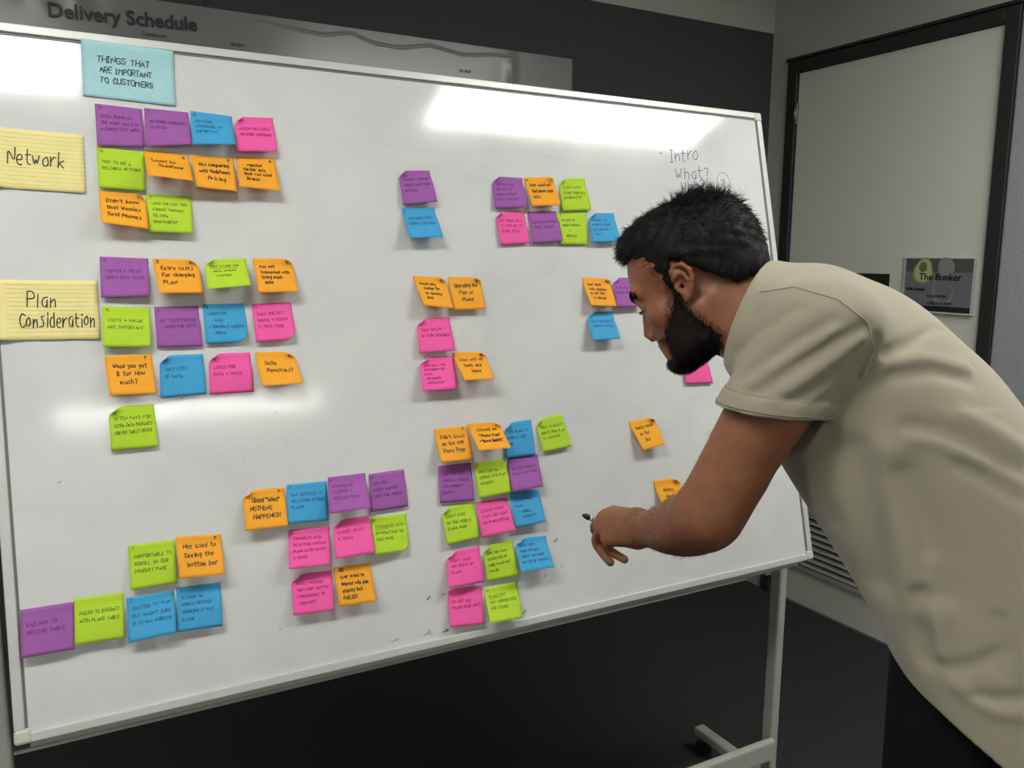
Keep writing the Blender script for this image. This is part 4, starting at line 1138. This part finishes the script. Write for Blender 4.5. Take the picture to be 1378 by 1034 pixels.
SEAMS = [[(-0.116, 0.1423, 1.3291), (-0.1224, 0.1453, 1.3302), (-0.1288, 0.1487, 1.3314), (-0.1356, 0.1555, 1.3326), (-0.1431, 0.1675, 1.3341), (-0.1504, 0.1795, 1.3355), (-0.157, 0.1865, 1.3367), (-0.1631, 0.1915, 1.3378), (-0.169, 0.1949, 1.3389), (-0.1766, 0.2021, 1.3372), (-0.1838, 0.207, 1.3355), (-0.1908, 0.2107, 1.3338), (-0.1977, 0.2133, 1.3321), (-0.2043, 0.2147, 1.3304), (-0.2108, 0.2154, 1.3286), (-0.2173, 0.2155, 1.3268), (-0.2236, 0.2149, 1.325), (-0.2283, 0.2159, 1.3215), (-0.233, 0.2161, 1.318), (-0.2376, 0.2158, 1.3145), (-0.2422, 0.215, 1.3109), (-0.2467, 0.2133, 1.3073), (-0.2512, 0.2114, 1.3037), (-0.2556, 0.2085, 1.3), (-0.26, 0.2051, 1.2962), (-0.2613, 0.2048, 1.2922), (-0.2624, 0.2038, 1.2882), (-0.2636, 0.2028, 1.2841), (-0.2648, 0.2013, 1.28), (-0.2659, 0.1991, 1.2758), (-0.2671, 0.1969, 1.2715), (-0.2682, 0.1938, 1.2672), (-0.2693, 0.1903, 1.2629), (-0.2677, 0.1912, 1.2582), (-0.2661, 0.1914, 1.2534), (-0.2645, 0.191, 1.2485), (-0.2628, 0.1903, 1.2436), (-0.2611, 0.1895, 1.2387), (-0.2594, 0.1881, 1.2336), (-0.2577, 0.1871, 1.2286), (-0.256, 0.1859, 1.2236)]]
for sp in SEAMS:
    bm = bmesh.new(); bm_tube(bm, [(a, b, c+DZ) for a, b, c in sp], .0011, 6); from_bm('seam', bm, M_['shirt'], tee)
M_['seam'] = mat('jersey seam', (138, 132, 114), rough=.95, spec=.1)
e1 = np.cross(AX, [0, 1, 0]); e1 /= np.linalg.norm(e1); e2 = np.cross(AX, e1)
for uu in (SL-.026, SL-.006):
    c0 = SC+AX*(uu/(AX@AC)); th_ = np.linspace(0, 2*math.pi, 73)[:-1]; pp = []
    D_ = e1[None]*np.cos(th_)[:, None]+e2[None]*np.sin(th_)[:, None]; D_ = D_-((D_@AC)/(AX@AC))[:, None]*AX
    D_ /= np.linalg.norm(D_, axis=1, keepdims=True); lo_ = np.full(72, .060); hi_ = np.full(72, .085)
    for _ in range(14):
        mid = (lo_+hi_)/2; v_ = shirt_f(c0+D_*mid[:, None]); lo_ = np.where(v_ < 0, mid, lo_); hi_ = np.where(v_ < 0, hi_, mid)
    ok_ = lo_ < .0835; run = [];
    L2_ = [tuple(c0+D_[i]*lo_[i]+np.array([0, 0, DZ])) if ok_[i] else None for i in range(72)]
    st_ = next((i for i in range(72) if L2_[i] is None), 0); L2_ = L2_[st_:]+L2_[:st_]
    for q in L2_+[None]:
        if q is None:
            if len(run) > 3: bm = bmesh.new(); bm_tube(bm, run, .0010, 6); from_bm('seam', bm, M_['seam'], tee)
            run = []
        else: run.append(q)
ring(np.array([-.081, 0, 1.280]), (.95, 0, .32), .0705, .0705, .0058, 'collar', M_['shirt'], tee)

# ---- trousers and shoes
tr = Sdf()
tr.ell((-.420, 0, .86), (.105, .130, .12), .03)
for s in (-1, 1):
    tr.cone((-.403, s*.072, .80), (-.392, s*.088, .34), .090, .074, .03); tr.cone((-.392, s*.088, .34), (-.430, s*.10, -.15), .074, .066, .03)
tr.ell((-.47, 0, .84), (.08, .12, .10), .04)
tr.add(lambda P: P[:, 2]-.93, *BIG, .005, '&'); tr.add(lambda P: -.155-P[:, 2], *BIG, .004, '&')
trf = lambda P: tr(P)+.0025*np.sin(P[:, 2]*60+P[:, 0]*40)*np.sin(P[:, 0]*50)*np.exp(-((P[:, 2]-.75)/.12)**2)
M_['trousers'] = mat('black trousers', (22, 22, 24), rough=.95, spec=.1, bump=(900, .2, .0006))
Vt, Ft = mesh_sdf(trf, np.arange(-.62, -.28, .006), np.arange(-.20, .21, .006), np.arange(-.17, .96, .006), smooth=2)
from_np('trousers', up(Vt), Ft, M_['trousers'], man)
M_['shoe'] = mat('black leather shoe', (30, 28, 28), rough=.45); M_['sole'] = mat('white rubber sole', (190, 188, 182), rough=.6)
for s in (-1, 1):
    sh_ = Sdf()
    sh_.ell((-.40, s*.105, -.160), (.085, .040, .045), .02); sh_.ell((-.31, s*.115, -.175), (.075, .046, .028), .03); sh_.cone((-.435, s*.10, -.13), (-.435, s*.10, -.10), .040, .044, .02)
    sh_.add(lambda P: -.192-P[:, 2], *BIG, .003, '&')
    v, f_ = mesh_sdf(sh_, np.arange(-.51, -.20, .005), np.arange(s*.11-.06, s*.11+.065, .005), np.arange(-.20, -.04, .005), smooth=1)
    o = from_np('shoe', up(v), f_, M_['shoe'], man)
    so = Sdf(); so.ell((-.40, s*.105, -.195), (.090, .044, .03), .02); so.ell((-.31, s*.115, -.195), (.080, .049, .03), .03)
    so.add(lambda P: P[:, 2]+.190, *BIG, .002, '&'); so.add(lambda P: -.2052-P[:, 2], *BIG, .002, '&')
    v, f_ = mesh_sdf(so, np.arange(-.51, -.20, .005), np.arange(s*.11-.06, s*.11+.065, .005), np.arange(-.215, -.175, .004), smooth=1)
    from_np('sole', up(v), f_, M_['sole'], o)

# ---- eyes, hair, brows, beard
M_['eye'] = mat('eyeball', (205, 198, 190), rough=.15); M_['iris'] = mat('dark iris', (40, 26, 18), rough=.2)
for s in (-1, 1):
    for nme, c, r, mm in (('eyeball', (.0775, s*.0305, .0105), .0122, 'eye'), ('iris', (.0855, s*.0310, .0065), .0046, 'iris')):
        bm = bmesh.new(); bmesh.ops.create_uvsphere(bm, u_segments=20, v_segments=12, radius=r); 
        for f in bm.faces: f.smooth = True
        bm.transform(Matrix.Translation(tuple(H(*c)+np.array([0, 0, DZ])))); from_bm(nme, bm, M_[mm], man)
def toH(P): return (P-HO)@HR.T
HLx = np.array([-.16, -.097, -.066, -.042, -.024, -.012, .010, .0145, .030, .034, .050, .056, .064, .09, .12])
HLz = np.array([-.032, -.026, -.017, .010, .030, .047, .049, .000, .002, .040, .056, .064, .084, .088, .088])
hb_ = Sdf()
def e_h(c, r, k): hb_.ell(H(*c), r, k, '+', Hrot)
e_h((-.018, 0, .061), (.099, .080, .086), .01); e_h((-.045, 0, .045), (.073, .079, .085), .02); e_h((.040, 0, .108), (.050, .056, .032), .03); e_h((.062, -.004, .103), (.030, .048, .020), .02)
e_h((-.06, 0, .005), (.050, .062, .045), .03)
def hair_f(P):
    q = toH(P); d = hb_(P)
    zl = np.interp(q[:, 0], HLx, HLz)
    zl = zl + .003*np.sin(q[:, 0]*400)*.6
    cut = (zl-q[:, 2])*.75
    side = np.abs(q[:, 1])
    k = .010; h = np.clip(.5-.5*(d-cut)/k, 0, 1); d2 = d*(1-h)+cut*h+k*h*(1-h)
    d2 += .0016*np.sin(q[:, 0]*190+q[:, 1]*120+3*np.sin(q[:, 2]*70))*np.sin(q[:, 2]*150+q[:, 0]*60)
    return d2
M_['hair'] = mat('black hair', (11, 10, 10), rough=.6, spec=.3, noise=(300, .3, 3), bump=(600, .5, .002))
M_['beard'] = mat('dark brown beard', (19, 14, 12), rough=.7, spec=.25, bump=(900, .5, .0015))
lo = np.array([-.20, -.10, 1.22]); 
Vh, Fh = mesh_sdf(hair_f, np.arange(-.16, .20, .003), np.arange(-.10, .10, .003), np.arange(1.20, 1.50, .003), smooth=1)
hair = from_np('hair', up(Vh), Fh, M_['hair'], man)
def strands(roots, dirs, lens, rad, curl, name, m, parent, seg=4, grav=0):
    """tapered three-sided hairs"""
    n = len(roots); d = dirs/np.linalg.norm(dirs, axis=1, keepdims=True)
    a = np.cross(d, RNG.normal(size=(n, 3))); a /= np.linalg.norm(a, axis=1, keepdims=True); b = np.cross(d, a)
    ph = RNG.uniform(0, 6.28, n); pts = []
    bend = a*np.cos(ph)[:, None]+b*np.sin(ph)[:, None]
    for i in range(seg+1):
        t = i/seg; c = roots+d*(lens*t)[:, None]+bend*(lens*curl*t*t)[:, None]
        c[:, 2] -= grav*lens*t*t
        r = rad*(1-.75*t)
        for k in range(3):
            an = 2.094*k; pts.append(c+a*(r*math.cos(an))+b*(r*math.sin(an)))
    P = np.stack(pts, 1); m_ = 3*(seg+1); F_ = []
    for i in range(seg):
        for k in range(3): F_.append((i*3+k, i*3+(k+1) % 3, (i+1)*3+(k+1) % 3, (i+1)*3+k))
    F_ = np.array(F_)[None]+(np.arange(n)*m_)[:, None, None]
    P = P.reshape(-1, 3); P[:, 2] += DZ
    o = from_np(name, P, F_.reshape(-1, 4), m, parent); o['kind'] = 'stuff'; return o
# hair strands: swept forward over the front, up and loose on the crown
idx = RNG.choice(len(Vh), 15000); R_ = Vh[idx]+RNG.normal(size=(15000, 3))*.001; G_ = grad(hair_f, R_); Q_ = toH(R_)
keep = (np.abs(hair_f(R_)) < .004) & (Q_[:, 2] > np.interp(Q_[:, 0], HLx, HLz)-.002) & ((hb_(R_)) > -.006); R_, G_, Q_ = R_[keep], G_[keep], Q_[keep]
flow = np.where(Q_[:, [0]] > -.02, np.array([[.8, 0, -.25]]), np.array([[-.35, 0, -.75]]))
crown = np.exp(-((Q_[:, 0]+.075)/.05)**2-((Q_[:, 2]-.13)/.04)**2)
flow = flow*(1-crown[:, None])+np.array([[-.3, 0, .35]])*crown[:, None]
fw_ = flow@HR; fw_ -= (fw_*G_).sum(1, keepdims=True)*G_
dr_ = fw_*.9+G_*(.16+.42*crown[:, None])+RNG.normal(size=G_.shape)*.18
ln_ = RNG.uniform(.008, .016, len(R_))*(1+.35*crown)*np.where(Q_[:, 2] < .03, .45, 1)
strands(R_-G_*.002, dr_, ln_, .00042, .35, 'hair_strands', M_['hair'], hair, 4)
# light messy curls standing off the crown
sel = np.where(crown > .35)[0]; sel = RNG.choice(sel, min(260, len(sel)), replace=False)
strands(R_[sel], G_[sel]+RNG.normal(size=(len(sel), 3))*.45, RNG.uniform(.014, .026, len(sel)), .00022, .9, 'loose_curls', M_['hair'], hair, 6)
# beard
def beard_mask(q):
    """signed region on the head side: > 0 inside the beard"""
    x, y, z = q[:, 0], np.abs(q[:, 1]), q[:, 2]
    front = np.interp(z, [-.13, -.075, -.055, -.043, -.030, -.011, .010, .03], [.14, .14, .14, .074, .056, .043, .032, .030])
    back = np.interp(z, [-.14, -.10, -.079, -.047, -.020, .0, .03], [.010, -.006, -.022, -.006, .010, .015, .016])
    m = np.minimum(front-x, x-back)
    m = np.minimum(m, .025-z)
    low = np.interp(x, [-.03, .0, .03, .08], [-.085, -.100, -.108, -.125]); m = np.minimum(m, z-low)
    lips = .012-np.sqrt(((z+.067)/.85)**2+(np.maximum(y-.014, 0))**2+np.minimum(0, x-.075)**2)
    m = np.where(x > .070, np.minimum(m, -lips), m)
    m = np.where((x > .088) & (z > -.052), np.minimum(m, -.002), m)
    m = np.where((x > .072) & (z > -.0605), m-.0045, m)
    m = np.where((x > .070) & (z > -.082) & (z < -.0605), -.01, m)
    return m
def beard_f(P):
    q = toH(P); mm = beard_mask(q)-.007+.002*np.sin(q[:, 0]*330+q[:, 2]*240); mm = np.where((q[:, 0] > .066) & (q[:, 2] > -.0605), -.004-.2*(q[:, 0]-.066), mm); th = .0005+.0070*np.clip(mm/.020, 0, 1)*np.clip((.015-q[:, 2])/.05, .12, 1)*np.where((q[:, 0] > .07) & (q[:, 2] > -.07), .02, 1)
    th = th+.001*np.clip((-.085-q[:, 2])/.02, 0, 1)
    d = skin(P)-th; return np.maximum(d, -mm*.8)+.0006*np.sin(q[:, 0]*500)*np.sin(q[:, 2]*430)
Vd, Fd = mesh_sdf(beard_f, np.arange(-.14, .12, .0028), np.arange(-.09, .09, .0028), np.arange(1.16, 1.40, .0028), smooth=1)
beard = from_np('beard', up(Vd), Fd, M_['beard'], man)
cand = Vb[(Vb[:, 2] > 1.15) & (Vb[:, 0] > -.16)]; qc = toH(cand); mk = beard_mask(qc)
dens = np.clip((mk+.007)/.018, 0, 1)*np.where((qc[:, 0] > .066) & (qc[:, 2] > -.0605), .22, 1)*(np.abs(qc[:, 1]) < .085); pick = RNG.choice(len(cand), 21000, p=dens/dens.sum())
R_ = cand[pick]+RNG.normal(size=(21000, 3))*.0011; G_ = grad(skin, R_); q_ = toH(R_)
R_ -= G_*skin(R_)[:, None]; mous = (q_[:, 0] > .066) & (q_[:, 2] > -.0605)
fl = np.array([.25, 0, -.9])@HR; d_ = fl*.8+G_*.65+RNG.normal(size=G_.shape)*.22
L_ = .0030+.0060*np.clip(beard_mask(q_)/.014, 0, 1)*np.clip((.02-q_[:, 2])/.06, .15, 1)
strands(R_, d_, L_*np.where(mous, .6, 1)*RNG.uniform(.8, 1.35, len(L_)), .00032, .25, 'beard_strands', M_['beard'], beard, 2)
# brows and lashes
for s in (-1, 1):
    NB = 520; t_ = RNG.uniform(0, 1, NB); yb = s*(.013+.033*t_); xb = .103-.020*t_**1.6; zb = .029+.006*np.sin(t_*2.6)
    Rr = np.stack([xb, yb, zb+RNG.normal(size=NB)*.0022], 1)@HR+HO
    for _ in range(3): Gr = grad(skin, Rr); Rr -= Gr*skin(Rr)[:, None]
    dd = np.array([-.3, s*.8, .12])@HR; dd = dd-(Gr@dd)[:, None]*Gr+Gr*.22+RNG.normal(size=Gr.shape)*.10
    strands(Rr, dd, RNG.uniform(.005, .008, NB), .00050, .2, 'eyebrow', M_['hair'], man, 2)
    t_ = RNG.uniform(0, 1, 60); Rr = np.stack([.0905-.006*t_**2, s*(.020+.021*t_), np.full(60, .0068)], 1)@HR+HO
    dd = (np.array([.9, s*.25, -.35])@HR)+RNG.normal(size=(60, 3))*.12
    strands(Rr, dd, RNG.uniform(.006, .009, 60), .00028, .3, 'eyelashes', M_['hair'], man, 2)
# fine dark hair on the near forearm
cand = Vb[(Vb[:, 0] > -.09) & (Vb[:, 0] < .095) & (Vb[:, 2] < 1.06) & (Vb[:, 2] > .82) & (Vb[:, 1] > -.05)]
R_ = cand[RNG.choice(len(cand), 900)]; G_ = grad(skin, R_)
fa = np.array(WR)-np.array(EL); fa /= np.linalg.norm(fa)
strands(R_, fa*.9+G_*.45+RNG.normal(size=G_.shape)*.25, RNG.uniform(.006, .012, 900), .00013, .3, 'arm_hair', M_['hair'], man, 2)

# ---- the pen he holds
p0, p1 = np.array((.2326, -.1123, .8896)), np.array((.1332, -.1900, .8356)); ax = (p1-p0)/np.linalg.norm(p1-p0)
Rz = np.array([[math.cos(math.pi/2+BYAW), -math.sin(math.pi/2+BYAW), 0], [math.sin(math.pi/2+BYAW), math.cos(math.pi/2+BYAW), 0], [0, 0, 1]])
def toW(p): return Vector(tuple(Rz@np.array(p)+np.array([.906, 1.028, DZ])))
pen = empty('marker_pen', toW(p0)); tag(pen, 'black and white marker pen held in the hand of the man', 'pen')
def seg_(name, ts, rs, m):
    bm = bmesh.new(); bm_tube(bm, [toW(p0+ax*t)-pen.location for t in ts], list(rs), 18); return from_bm(name, bm, m, pen)
M_['pen_body'] = mat('white pen barrel', (202, 205, 200), rough=.35); M_['pen_cap'] = mat('black pen plastic', (24, 24, 25), rough=.35)
seg_('nib', (0, .001, .0030), (.0008, .0014, .0016), M_['pen_cap'])
seg_('grip_section', (.0028, .005, .009, .0105, .0155, .016), (.0028, .0042, .0052, .0056, .0058, .0054), M_['pen_cap'])
seg_('barrel', (.0158, .0165, .118, .120), (.0050, .0053, .0053, .0045), M_['pen_body'])
seg_('end_plug', (.1198, .126, .127), (.0044, .0042, .003), M_['pen_cap'])
seg_('green_print', (.021, .0235), (.00545, .00545), mat('green print', (50, 110, 80), rough=.5))
